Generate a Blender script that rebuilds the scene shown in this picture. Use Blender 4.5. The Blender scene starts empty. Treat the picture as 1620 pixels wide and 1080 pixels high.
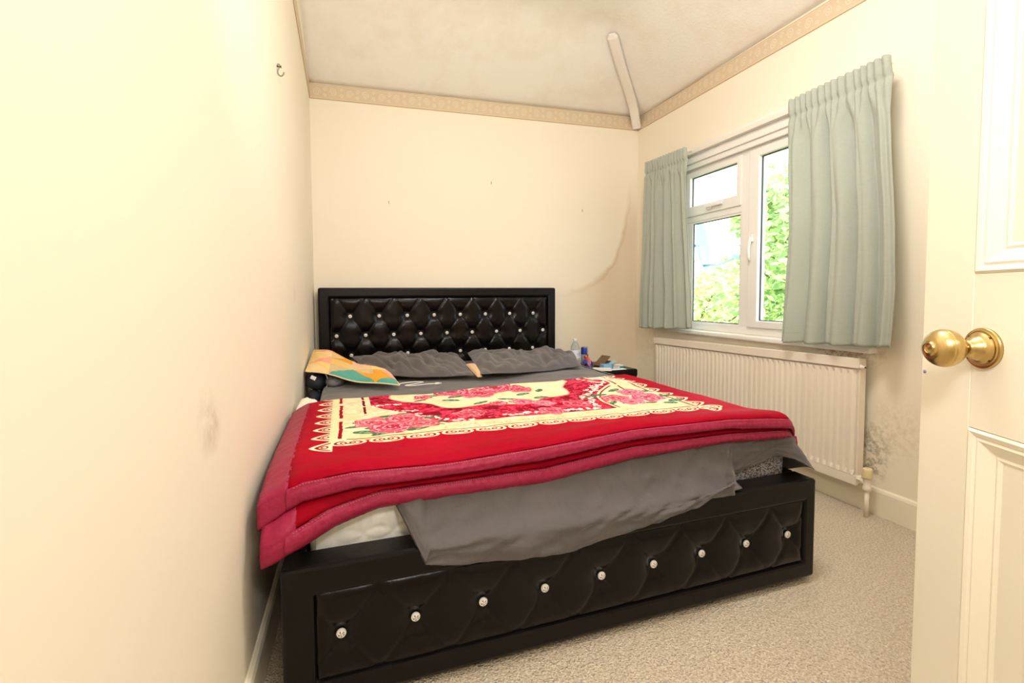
import bpy, bmesh, math, random
import numpy as np
from math import sin, cos, pi, exp, sqrt
from mathutils import Vector, Matrix, noise

sc = bpy.context.scene
COL = sc.collection
random.seed(7)

# ------------------------------------------------------------------ camera
YAW, PIT, ROL = .3036, -.0474, -.0054
FPX = 741.69
fwd = Vector((sin(YAW)*cos(PIT), cos(YAW)*cos(PIT), sin(PIT)))
rt0 = Vector((cos(YAW), -sin(YAW), 0)); up0 = rt0.cross(fwd)
rt = rt0*cos(ROL) + up0*sin(ROL); upv = up0*cos(ROL) - rt0*sin(ROL)
cam = bpy.data.cameras.new('camera'); cam_o = bpy.data.objects.new('camera', cam); COL.objects.link(cam_o)
cam_o.matrix_world = Matrix(((rt.x, upv.x, -fwd.x, .2505), (rt.y, upv.y, -fwd.y, -3.3379), (rt.z, upv.z, -fwd.z, .9849), (0, 0, 0, 1)))
cam.sensor_width = 36; cam.lens = 36*FPX/1620
cam.shift_x = 17.4552/1620; cam.shift_y = -37.7796/1620
cam.clip_start = .02; cam.clip_end = 200
sc.camera = cam_o

# ------------------------------------------------------------------ world, sun, lights, exposure
wd = bpy.data.worlds.new('World'); sc.world = wd; wd.use_nodes = True
bg = wd.node_tree.nodes['Background']; bg.inputs[0].default_value = (.86, .93, 1, 1); bg.inputs[1].default_value = 4.5
def light(name, kind, loc, target, energy, color, size=None, **k):
    l = bpy.data.lights.new(name, kind); l.energy = energy; l.color = color
    if size: l.shape = 'DISK'; l.size = size
    for a, b in k.items(): setattr(l, a, b)
    o = bpy.data.objects.new(name, l); COL.objects.link(o); o.location = loc
    o.rotation_euler = (Vector(target)-Vector(loc)).to_track_quat('-Z', 'Y').to_euler()
    return o
light('sun', 'SUN', (-5, 0, 12), (5, 3, 0), 11.0, (1, .96, .88), angle=.03)
light('flash_to_ceiling', 'AREA', (.60, -2.95, 1.85), (.85, -2.2, 2.7), 21, (1, .985, .97), .30)
light('ceiling_fill', 'AREA', (1.20, -2.30, 2.56), (1.50, -1.7, 0), 21, (1, .975, .95), .40)  # added out-of-view fill, brightens bed, floor and right wall; no fixture here
light('flash_lamp', 'AREA', (.52, -3.33, 1.45), (1.5, -1.2, .45), 6.5, (1, .975, .94), .22)
light('hall_fill', 'AREA', (.5, -4.3, 2.2), (.5, -4.3, 0), 12, (1, .9, .78), .4)  # added light inside the unseen hall, not a known fixture
sc.view_settings.view_transform = 'Standard'; sc.view_settings.look = 'None'
sc.view_settings.exposure = 0.0; sc.view_settings.gamma = 1.0; sc.view_settings.use_curve_mapping = False

# ------------------------------------------------------------------ helpers
def S(h):  # sRGB hex to linear
    v = [int(h[i:i+2], 16)/255 for i in (0, 2, 4)]
    return tuple((c/12.92 if c <= .04045 else ((c+.055)/1.055)**2.4) for c in v) + (1,)
class NT:
    def __init__(s, name):
        s.m = bpy.data.materials.new(name); s.m.use_nodes = True; s.t = s.m.node_tree
        s.b = s.t.nodes['Principled BSDF']; s.out = s.t.nodes['Material Output']
    def n(s, typ, **k):
        x = s.t.nodes.new(typ)
        for a, b in k.items():
            if isinstance(a, str) and hasattr(x, a): setattr(x, a, b)
        return x
    def l(s, a, b): s.t.links.new(a, b)
    def setin(s, nm, v): s.b.inputs[nm].default_value = v
    def coord(s, kind='Object'): return s.n('ShaderNodeTexCoord').outputs[kind]
    def pos(s): return s.n('ShaderNodeNewGeometry').outputs['Position']
    def noise(s, scale, detail=2, rough=.5, vec=None, stretch=None):
        x = s.n('ShaderNodeTexNoise'); x.inputs['Scale'].default_value = scale; x.inputs['Detail'].default_value = detail; x.inputs['Roughness'].default_value = rough
        v = vec or s.coord()
        if stretch:
            mp = s.n('ShaderNodeMapping'); mp.inputs['Scale'].default_value = stretch; s.l(v, mp.inputs[0]); v = mp.outputs[0]
        s.l(v, x.inputs['Vector']); return x.outputs['Fac']
    def ramp(s, fac, *stops):
        r = s.n('ShaderNodeValToRGB'); e = r.color_ramp.elements
        while len(e) < len(stops): e.new(.5)
        for i, (p, c) in enumerate(stops): e[i].position = p; e[i].color = c if len(c) == 4 else (*c, 1)
        s.l(fac, r.inputs[0]); return r.outputs[0]
    def math(s, op, a, b=None, clamp=False):
        x = s.n('ShaderNodeMath'); x.operation = op; x.use_clamp = clamp
        for i, v in enumerate((a, b)):
            if v is None: continue
            if isinstance(v, (int, float)): x.inputs[i].default_value = v
            else: s.l(v, x.inputs[i])
        return x.outputs[0]
    def mix(s, fac, a, b, mode='MIX'):
        x = s.n('ShaderNodeMix'); x.data_type = 'RGBA'; x.blend_type = mode
        for i, v in ((0, fac), (6, a), (7, b)):
            if isinstance(v, (int, float)): x.inputs[i].default_value = v
            elif isinstance(v, tuple): x.inputs[i].default_value = v
            else: s.l(v, x.inputs[i])
        return x.outputs[2]
    def bump(s, h, strength=.2, dist=.01, prev=None):
        x = s.n('ShaderNodeBump'); x.inputs['Strength'].default_value = strength; x.inputs['Distance'].default_value = dist
        s.l(h, x.inputs['Height'])
        if prev: s.l(prev, x.inputs['Normal'])
        s.l(x.outputs[0], s.b.inputs['Normal']); return x.outputs[0]
    def color(s, c):
        if isinstance(c, tuple): s.b.inputs['Base Color'].default_value = c
        else: s.l(c, s.b.inputs['Base Color'])
    def dist(s, pt):  # distance of world position to a point
        x = s.n('ShaderNodeVectorMath'); x.operation = 'DISTANCE'; s.l(s.pos(), x.inputs[0]); x.inputs[1].default_value = pt
        return x.outputs['Value']
def simple(name, col, rough=.5, metal=0, bscale=None, bstr=.1, bdist=.002, var=None, spec=None, **k):
    t = NT(name); t.setin('Roughness', rough); t.setin('Metallic', metal)
    c = S(col) if isinstance(col, str) else col
    if var:
        d = tuple(x*var for x in c[:3])+(1,)
        t.color(t.mix(t.noise(k.get('vscale', 6), 3), d, c))
    else: t.color(c)
    if spec is not None: t.setin('Specular IOR Level', spec)
    if bscale: t.bump(t.noise(bscale, 3), bstr, bdist)
    return t.m

def mesh_obj(name, verts, faces, mat=None, parent=None, smooth=False, loc=None, mats=None, fm=None, uv=None):
    me = bpy.data.meshes.new(name); me.from_pydata([tuple(v) for v in verts], [], faces); 
    if mats:
        for m in mats: me.materials.append(m)
        if fm is not None: me.polygons.foreach_set('material_index', fm)
    elif mat: me.materials.append(mat)
    if uv is not None:
        l = me.uv_layers.new(name='UVMap'); vi = np.empty(len(me.loops), int); me.loops.foreach_get('vertex_index', vi)
        l.data.foreach_set('uv', np.asarray(uv, float)[vi].ravel())
    if smooth: me.polygons.foreach_set('use_smooth', [True]*len(me.polygons))
    me.update()
    o = bpy.data.objects.new(name, me); COL.objects.link(o)
    if parent: o.parent = parent
    if loc: o.location = loc
    return o
def bm_obj(name, bm, mat, parent=None, smooth=False, fix=True):
    if fix: bmesh.ops.recalc_face_normals(bm, faces=bm.faces)
    me = bpy.data.meshes.new(name); bm.to_mesh(me); bm.free(); me.materials.append(mat)
    if smooth: me.polygons.foreach_set('use_smooth', [True]*len(me.polygons))
    o = bpy.data.objects.new(name, me); COL.objects.link(o)
    if parent: o.parent = parent
    return o
def box(bm, a, b, bev=0, seg=2):
    a = Vector(a); b = Vector(b)
    r = bmesh.ops.create_cube(bm, size=1, matrix=Matrix.Translation((a+b)/2) @ Matrix.Diagonal((abs(b.x-a.x), abs(b.y-a.y), abs(b.z-a.z), 1)))
    if bev: 
        es = list({e for v in r['verts'] for e in v.link_edges})
        bmesh.ops.bevel(bm, geom=es, offset=bev, segments=seg, affect='EDGES', profile=.5)
def frame_ring(bm, axis, c0, c1, a0, a1, b0, b1, wa0, wa1, wb0, wb1, bev=0):
    # mitred rectangular frame; axis 0: depth along x, ring in y (a) and z (b); axis 1: depth along y, ring in x and z
    def P(c, a, b): return (c, a, b) if axis == 0 else (a, c, b)
    vs = []
    for c in (c0, c1):
        for A0, A1, B0, B1 in ((a0, a1, b0, b1), (a0+wa0, a1-wa1, b0+wb0, b1-wb1)):
            vs.append([bm.verts.new(P(c, A0, B0)), bm.verts.new(P(c, A1, B0)), bm.verts.new(P(c, A1, B1)), bm.verts.new(P(c, A0, B1))])
    o0, i0, o1, i1 = vs; fs = []
    for k in range(4):
        m = (k+1) % 4
        fs += [bm.faces.new((o0[k], o0[m], i0[m], i0[k])), bm.faces.new((o1[k], i1[k], i1[m], o1[m])), bm.faces.new((o0[k], o1[k], o1[m], o0[m])), bm.faces.new((i0[k], i0[m], i1[m], i1[k]))]
    bmesh.ops.recalc_face_normals(bm, faces=fs)
    if bev:
        es = [e for f in fs for e in f.edges]; es = list({e for e in es if not e.calc_face_angle(0) < .3})
        bmesh.ops.bevel(bm, geom=es, offset=bev, segments=2, affect='EDGES', profile=.5)
def box_obj(name, a, b, mat, parent=None, bev=0, seg=2, smooth=False):
    bm = bmesh.new(); box(bm, a, b, bev, seg); return bm_obj(name, bm, mat, parent, smooth)
def grid(nu, nv, f, close_u=False):
    V = [f(i/(nu-1) if not close_u else i/nu, j/(nv-1)) for i in range(nu) for j in range(nv)]
    F = []
    for i in range(nu if close_u else nu-1):
        k = (i+1) % nu
        for j in range(nv-1): F.append((i*nv+j, k*nv+j, k*nv+j+1, i*nv+j+1))
    return V, F
def lathe(name, prof, mat, parent=None, origin=(0, 0, 0), axis=(0, 0, 1), n=32, smooth=True):
    ax = Vector(axis).normalized(); q = ax.to_track_quat('Z', 'Y'); O = Vector(origin)
    V = []
    for r, h in prof:
        for i in range(n):
            a = 2*pi*i/n; V.append(O + q @ Vector((r*cos(a), r*sin(a), h)))
    F = [(j*n+i, j*n+(i+1) % n, (j+1)*n+(i+1) % n, (j+1)*n+i) for j in range(len(prof)-1) for i in range(n)]
    if prof[0][0] > 1e-6: F.append(tuple(range(n))[::-1])
    if prof[-1][0] > 1e-6: F.append(tuple((len(prof)-1)*n+i for i in range(n)))
    return mesh_obj(name, V, F, mat, parent, smooth)
def tube(name, pts, r, mat, parent=None, n=8, closed=False):
    pts = [Vector(p) for p in pts]; V = []; N = len(pts)
    u = None
    for i, p in enumerate(pts):
        t = (pts[min(i+1, N-1)]-pts[max(i-1, 0)]).normalized()
        if u is None: u = t.orthogonal().normalized()
        u = (u - t*u.dot(t)).normalized(); w = t.cross(u)
        rr = r(i/(N-1)) if callable(r) else r
        for k in range(n): V.append(p+(u*cos(2*pi*k/n)+w*sin(2*pi*k/n))*rr)
    F = [(i*n+k, i*n+(k+1) % n, (i+1)*n+(k+1) % n, (i+1)*n+k) for i in range(N-1) for k in range(n)]
    F.append(tuple(range(n))[::-1]); F.append(tuple((N-1)*n+k for k in range(n)))
    return mesh_obj(name, V, F, mat, parent, True)
def catmull(P, per=8):
    P = [Vector(p) for p in P]; out = []
    for i in range(len(P)-1):
        a, b, c, d = P[max(i-1, 0)], P[i], P[i+1], P[min(i+2, len(P)-1)]
        for k in range(per):
            t = k/per; out.append(.5*((2*b)+(c-a)*t+(2*a-5*b+4*c-d)*t*t+(3*b-a-3*c+d)*t**3))
    out.append(P[-1]); return out
def empty(name, loc=(0, 0, 0), rz=0):
    o = bpy.data.objects.new(name, None); COL.objects.link(o); o.location = loc; o.rotation_euler = (0, 0, rz); o.empty_display_size = .05; return o
def tag(o, label, cat, group=None):
    o['label'] = label; o['category'] = cat
    if group: o['group'] = group
    return o
def struct(o): o['kind'] = 'structure'; return o
def solid(o, t, off=-1):
    m = o.modifiers.new('Solidify', 'SOLIDIFY'); m.thickness = t; m.offset = off; return o
def image(name, arr):  # arr HxWx3 linear float (row 0 = bottom)
    h, w = arr.shape[:2]; im = bpy.data.images.new(name, w, h, float_buffer=False)
    a = np.ones((h, w, 4), np.float32); x = np.clip(arr, 0, 1)
    a[..., :3] = np.where(x <= .0031308, x*12.92, 1.055*np.power(np.maximum(x, 1e-9), 1/2.4)-.055)
    im.pixels.foreach_set(a.ravel()); im.update(); im.pack(); return im
def nz(x, y, z=0, s=1): return noise.noise(Vector((x*s, y*s, z)))
interp = np.interp

W = 2.4638
YN = -3.52     # near wall
ZC = 2.70      # flat ceiling
# ------------------------------------------------------------------ materials of the room
def paint_wall(name, extra=None):
    t = NT(name); t.setin('Roughness', .62)
    c = t.mix(t.noise(1.3, 3, .6), S('F4E9D2'), S('F7EDDA'))
    if extra: c = extra(t, c)
    t.color(c)
    n1 = t.bump(t.noise(55, 3, .6), .06, .004)
    return t.m
def stain_back(t, c):
    # tide mark left by damp: outside an ellipse in the wall plane the paper is browner, with a thin darker rim
    sx = t.n('ShaderNodeSeparateXYZ'); t.l(t.pos(), sx.inputs[0]); x, z = sx.outputs[0], sx.outputs[2]
    wob = t.math('MULTIPLY', t.math('SUBTRACT', t.noise(7, 3), .5), .10)
    dx = t.math('DIVIDE', t.math('SUBTRACT', x, 1.72), .66); dz = t.math('DIVIDE', t.math('SUBTRACT', z, 1.86), .86)
    r = t.math('ADD', t.math('POWER', t.math('ADD', t.math('POWER', t.math('ABSOLUTE', dx), 2.4), t.math('POWER', t.math('ABSOLUTE', dz), 2.4)), 1/2.4), wob)
    msk = t.math('MULTIPLY', t.math('GREATER_THAN', x, 1.70), t.math('MULTIPLY', t.math('SUBTRACT', 1.90, z), 2.6, True))
    fade = t.math('MULTIPLY', t.math('SUBTRACT', x, 1.72, True), 2.2, True)
    band = t.ramp(t.math('MULTIPLY', r, .96), (.93, (0, 0, 0)), (.975, (1, 1, 1)), (1.0, (.60, .60, .60)))
    f = t.math('MULTIPLY', t.math('MULTIPLY', band, msk), t.math('MULTIPLY', fade, .62))
    return t.mix(f, c, S('C9A877'))
def stain_left(t, c):
    n = t.noise(9, 4, .7)
    for pt, rad, col, a in (((0, -2.40, .765), .07, 'A98E6C', .5), ((0, -2.36, .74), .05, 'B59A78', .5), ((0, -1.08, .995), .05, 'B59A78', .35)):
        d = t.math('SUBTRACT', 1, t.math('DIVIDE', t.dist(pt), rad), True)
        c = t.mix(t.math('MULTIPLY', t.math('MULTIPLY', d, t.ramp(n, (.42, (0, 0, 0)), (.62, (1, 1, 1)))), a), c, S(col))
    return c
def stain_right(t, c):
    n = t.noise(38, 4, .75)
    for pt, rad, col, a in (((W, -1.835, .30), .13, '8A8C74', .9), ((W, -1.84, .20), .09, '8A6A44', .9), ((W, -1.66, .735), .13, 'A8703F', 1.1), ((W, -1.80, .74), .12, 'A8703F', .9), ((W, -1.95, .40), .16, 'D2BC94', .5), ((W, -.22, .60), .3, 'D6C19A', .35)):
        d = t.math('SUBTRACT', 1, t.math('DIVIDE', t.dist(pt), rad), True)
        c = t.mix(t.math('MULTIPLY', t.math('MULTIPLY', d, t.ramp(n, (.44, (0, 0, 0)), (.6, (1, 1, 1)))), a, True), c, S(col))
    return c
M_wall = paint_wall('painted_wallpaper')
M_wallb = paint_wall('painted_wallpaper_damp', stain_back)
M_walll = paint_wall('painted_wallpaper_scuffed', stain_left)
M_wallr = paint_wall('painted_wallpaper_mould', stain_right)
t = NT('ceiling_woodchip'); t.setin('Roughness', .8)
t.color(t.mix(t.ramp(t.noise(3.2, 4, .65), (.45, (0, 0, 0)), (.9, (1, 1, 1))), S('FBF7F0'), S('F1E5D3')))
t.bump(t.noise(90, 3, .7), .35, .006); M_ceil = t.m
t = NT('carpet_pile'); t.setin('Roughness', .95); t.setin('Specular IOR Level', .1)
v = t.n('ShaderNodeTexVoronoi'); v.inputs['Scale'].default_value = 190; t.l(t.coord(), v.inputs['Vector'])
cc = t.mix(t.noise(2.2, 3), S('E2D4BE'), S('EADECA'))
cc = t.mix(t.ramp(t.noise(150, 2, .8), (.36, (0, 0, 0)), (.62, (1, 1, 1))), S('BFAC92'), cc)
cc = t.mix(t.ramp(t.noise(95, 2, .8), (.60, (0, 0, 0)), (.74, (1, 1, 1))), cc, S('E2D2B8'))
t.color(cc); n1 = t.bump(v.outputs['Distance'], .9, .006); t.bump(t.noise(60, 2), .5, .01, n1); M_carpet = t.m
M_gloss = simple('gloss_paint_cream', 'F5EBD4', .3, bscale=30, bstr=.04)
M_white = simple('white_upvc', 'EFECE6', .25)
M_whitep = simple('white_paint', 'F6F0E6', .45, bscale=60, bstr=.05)
M_rad = simple('radiator_enamel', 'F4E8D6', .3, bscale=15, bstr=.03, var=.96)
M_brass = NT('brass'); M_brass.setin('Metallic', 1); M_brass.setin('Roughness', .30)
M_brass.color(M_brass.mix(M_brass.noise(40, 3, .6), S('B8985C'), S('DCC48A'))); M_brass.bump(M_brass.noise(150, 2), .05, .001); M_brass = M_brass.m
M_steel = simple('steel', '8C8478', .35, 1)
M_dark = simple('dark_screw', '4A3A20', .4, .8)
M_gum = simple('dark_gasket', '3C4044', .6)
t = NT('window_glass'); t.t.nodes.remove(t.b)
tr = t.n('ShaderNodeBsdfTransparent'); tr.inputs[0].default_value = (.97, .99, .985, 1); gl = t.n('ShaderNodeBsdfGlossy'); gl.inputs['Roughness'].default_value = .02
lw = t.n('ShaderNodeLayerWeight'); lw.inputs[0].default_value = .5; mx = t.n('ShaderNodeMixShader'); t.l(t.math('ADD', t.math('MULTIPLY', t.math('POWER', lw.outputs['Facing'], 5), .6), .03), mx.inputs[0]); t.l(tr.outputs[0], mx.inputs[1]); t.l(gl.outputs[0], mx.inputs[2]); t.l(mx.outputs[0], t.out.inputs[0]); M_glass = t.m

# ------------------------------------------------------------------ room shell
struct(box_obj('floor', (-.15, YN-1.9, -.08), (W+.15, .15, 0), M_carpet))
# back wall (grid so that it reads as one sheet)
struct(box_obj('wall_back', (-.15, 0, -.08), (W+.15, .14, 2.44), M_wallb))
struct(box_obj('wall_left', (-.14, YN-1.9, -.08), (0, 0, ZC+.1), M_walll))
# right wall with window opening
WY0, WY1, WZ0, WZ1 = -1.78, -.50, .745, 1.835
def mk_right():
    bm = bmesh.new()
    box(bm, (W, YN-.1, -.08), (W+.085, WY0, 2.46)); box(bm, (W, WY1, -.08), (W+.085, .14, 2.46))
    box(bm, (W, WY0, -.08), (W+.085, WY1, WZ0)); box(bm, (W, WY0, WZ1), (W+.085, WY1, 2.46))
    return struct(bm_obj('wall_right', bm, M_wallr))
mk_right()
def mk_near():
    bm = bmesh.new()
    box(bm, (.93, YN-.12, -.08), (W+.1, YN, ZC+.05)); box(bm, (-.1, YN-.12, -.08), (.08, YN, ZC+.05)); box(bm, (.08, YN-.12, 2.03), (.93, YN, ZC+.05))
    struct(bm_obj('wall_near', bm, M_wall))
    bm = bmesh.new(); box(bm, (-.1, YN-2.0, -.08), (W+.1, YN-1.88, 2.6)); box(bm, (1.6, YN-1.9, -.08), (1.7, YN-.12, 2.6))
    struct(bm_obj('wall_hall', bm, M_wall))
    struct(box_obj('ceiling_hall', (-.1, YN-2, 2.5), (1.7, YN-.12, 2.6), M_ceil))
mk_near()
# sloping ceiling: back slope, right slope, flat centre; softened fold
def ceil_z(x, y):
    a = 2.364 + .040*x/W + .5*max(0, -y); b = 2.398 + .49*max(0, W-x)
    m = min(a, b, ZC); k = .05
    def smin(p, q): h = max(k-abs(p-q), 0)/k; return min(p, q)-h*h*k*.25
    return smin(min(a, b), ZC)
def mk_ceiling():
    xs = [0-.02] + [W*i/60 for i in range(1, 60)] + [W+.02]; ys = [.02] + [-3.54*i/80 for i in range(1, 81)]
    V = [(x, y, ceil_z(x, y)) for x in xs for y in ys]; n = len(ys)
    F = [(i*n+j, i*n+j+1, (i+1)*n+j+1, (i+1)*n+j) for i in range(len(xs)-1) for j in range(n-1)]
    nn = (Vector(V[F[0][1]])-Vector(V[F[0][0]])).cross(Vector(V[F[0][2]])-Vector(V[F[0][1]]))
    if nn.z > 0: F = [f[::-1] for f in F]
    o = struct(mesh_obj('ceiling', V, F, M_ceil, smooth=True)); solid(o, .06, -1)
    return o
mk_ceiling()
box_obj('roof_deck', (-.14, YN-2, ZC+.12), (W+.24, .14, ZC+.2), M_ceil)['kind'] = 'structure'
# battens covering the hip
def batten(P, w, th, name='trim_4'):
    P = catmull(P, 6); V = []; up = Vector((-.36, -.36, -.86)).normalized()
    prof = [(-w/2, 0), (-w/2*.86, th*.7), (-w/2*.5, th), (w/2*.5, th), (w/2*.86, th*.7), (w/2, 0)]
    for i, p in enumerate(P):
        tn = (P[min(i+1, len(P)-1)]-P[max(i-1, 0)]).normalized(); sd = tn.cross(up).normalized(); uu = sd.cross(tn)
        k = 1 if 0 < i < len(P)-1 else .55
        if uu.dot(up) < 0: uu = -uu
        for a, b in prof: V.append(p+sd*a*k+uu*b*k)
    n = len(prof); F = [(i*n+j, i*n+j+1, (i+1)*n+j+1, (i+1)*n+j) for i in range(len(P)-1) for j in range(n-1)]
    F += [tuple(range(n)), tuple((len(P)-1)*n+j for j in range(n))[::-1]]
    return struct(mesh_obj(name, V, F, M_whitep, smooth=False))
batten([(W-.025, -.02, 2.315), (W-.05, -.045, 2.345), (2.30, -.16, 2.455), (2.05, -.405, 2.578), (1.87, -.59, 2.668)], .07, .022)
# scroll-pattern wallpaper border
def border_image():
    h, w = 96, 256; Y, X = np.mgrid[0:h, 0:w]; A = np.zeros((h, w))
    def arc(cx, cy, sgn, turns, R):
        for k in range(600):
            tt = k/600*turns*2*pi; r = R*(1-k/600*.88); x = cx+sgn*r*cos(tt); y = cy+r*sin(tt)
            x0, x1 = int(x-4), int(x+5)
            for yy in range(max(0, int(y-3)), min(h, int(y+4))):
                for xx in range(x0, x1):
                    d = (xx-x)**2+(yy-y)**2
                    if d < 5: A[yy, xx % w] = 1
    arc(55, 46, 1, 1.9, 27); arc(183, 50, -1, 1.9, 27); arc(120, 66, 1, 1.2, 15); arc(248, 30, -1, 1.2, 15); arc(118, 26, -1, 1.1, 12); arc(246, 70, 1, 1.1, 12)
    base = np.array(S('D8C4A6')[:3]); hi = np.array(S('E6D7BE')[:3])
    img = base+(hi-base)*A[..., None]
    img[:5] = np.array(S('C4A67C')[:3]); img[-4:] = np.array(S('C4A67C')[:3]); img[5:8] = hi; img[-7:-4] = hi
    return image('border_scroll', img)
t = NT('border_paper'); t.setin('Roughness', .6); tx = t.n('ShaderNodeTexImage'); tx.image = border_image(); t.l(t.coord('UV'), tx.inputs[0]); t.color(tx.outputs[0]); t.bump(tx.outputs[0], .25, .003); M_border = t.m
def strip(name, P0, P1, T0, T1, nrm, reps, n=20):
    nrm = Vector(nrm)*.0035; V = []; UV = []; F = []
    for i in range(n+1):
        k = i/n; a = Vector(P0).lerp(Vector(P1), k)+nrm; b = Vector(T0).lerp(Vector(T1), k)+nrm
        V += [a, b, a-nrm, b-nrm]; UV += [(k*reps, 0), (k*reps, 1), (k*reps, 0), (k*reps, 1)]
    for i in range(n):
        j = 4*i; F += [(j, j+4, j+5, j+1), (j+2, j+6, j+4, j), (j+1, j+5, j+7, j+3)]
    return struct(mesh_obj(name, V, F, M_border, uv=UV))
strip('trim_1', (0, 0, 2.271), (W, 0, 2.302), (0, 0, 2.365), (W, 0, 2.408), (0, -1, 0), 12)
strip('trim_2', (W, 0, 2.302), (W, -3.5, 2.285), (W, 0, 2.408), (W, -3.5, 2.372), (-1, 0, 0), 17)
strip('trim_3', (0, 0, 2.271), (0, -1.6, 2.50), (0, 0, 2.365), (0, -1.6, 2.595), (1, 0, 0), 8)
# skirting boards
def skirting(name, a, b, nrm):
    a = Vector(a); b = Vector(b); nv = Vector(nrm); V = []
    prof = [(0, 0), (.015, 0), (.015, .105), (.011, .115), (.004, .12), (0, .12)]
    for p in (a, b):
        for d, z in prof: V.append(p+nv*d+Vector((0, 0, z)))
    n = len(prof); F = [(j, (j+1) % n, n+(j+1) % n, n+j) for j in range(n)]+[tuple(range(n))[::-1], tuple(range(n, 2*n))]
    return struct(mesh_obj(name, V, F, M_gloss))
skirting('baseboard_left', (0, YN, 0), (0, 0, 0), (1, 0, 0)); skirting('baseboard_back', (.015, 0, 0), (W-.015, 0, 0), (0, -1, 0)); skirting('baseboard_right', (W, YN, 0), (W, 0, 0), (-1, 0, 0))

# ------------------------------------------------------------------ window
def window():
    w = struct(empty('window_1', (W, (WY0+WY1)/2, WZ0)))
    org = Vector((W, (WY0+WY1)/2, WZ0))
    def part(name, boxes, mat, bev=.004, parent=w):
        bm = bmesh.new()
        for a, b in boxes: box(bm, Vector(a)-org, Vector(b)-org, bev, 2)
        return bm_obj(name, bm, mat, parent)
    x0, x1 = W+.012, W+.075
    def ring(name, xa, xb, y0, y1, z0, z1, wa, wb, wc, wd_, mat=M_white, bev=.004):
        bm = bmesh.new(); frame_ring(bm, 0, xa-org.x, xb-org.x, y0-org.y, y1-org.y, z0-org.z, z1-org.z, wa, wb, wc, wd_, bev); return bm_obj(name, bm, mat, w)
    ring('window_frame', x0, x1, WY0, WY1, WZ0, WZ1, .055, .055, .05, .035)
    part('mullion', [((x0-.001, -1.135, WZ0+.045), (x1-.001, -1.065, WZ1-.03))], M_white)
    part('transom', [((x0-.001, -1.070, 1.475), (x1-.001, -.55, 1.518))], M_white)
    ring('opener', x0-.012, x1-.02, -1.068, -.555, 1.515, 1.812, .034, .070, .065, .035)
    ring('sash', x0-.013, x1-.021, -1.73, -1.131, WZ0+.045, 1.815, .07, .069, .040, .045)
    ring('glazing_bead', x0+.003, x0+.021, -1.067, -.554, .780, 1.477, .013, .086, .020, .014, bev=.002)
    for nm, (ya, yb, za, zb) in dict(a=(-1.054, -.64, .80, 1.463), b=(-1.034, -.625, 1.58, 1.777), c=(-1.66, -1.20, .83, 1.77)).items():
        part('pane', [((x0+.016, ya-.004, za-.004), (x0+.020, yb+.004, zb+.004))], M_glass, 0)
        ring('gasket', x0+.008, x0+.0155, ya-.001, yb+.001, za-.001, zb+.001, .006, .006, .006, .006, M_gum, 0)
    # handles
    h = part('handle', [((x0-.030, -1.175, 1.285), (x0-.012, -1.150, 1.325))], M_white, .004)
    o = tube('lever', [Vector((x0-.028, -1.160, z))-org+Vector((-.010*sin((1.305-z)*22), 0, 0)) for z in (1.315, 1.29, 1.26, 1.23, 1.20, 1.182)], lambda k: .009-.002*k, M_white, h)
    part('handle', [((x0-.028, -.835, 1.535), (x0-.012, -.80, 1.565))], M_white, .004)
    part('handle', [((x0-.036, -.94, 1.545), (x0-.024, -.80, 1.562))], M_white, .004)
    return w
window()
def window_trim():
    # moulded white head board and rail above the window
    bm = bmesh.new()
    y0, y1 = -1.86, -.43
    for z0, z1, d in ((1.828, 1.862, .018), (1.862, 1.90, .030), (1.90, 1.915, .020), (1.915, 1.945, .034), (1.945, 1.968, .024)):
        box(bm, (W-d, y0, z0), (W+.004, y1, z1), .004, 2)
    struct(bm_obj('trim_5', bm, M_white))
    bm = bmesh.new(); box(bm, (W-.045, -1.86, .716), (W+.02, -.43, .744), .009, 3); struct(bm_obj('trim_6', bm, M_white, smooth=False))
window_trim()

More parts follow.
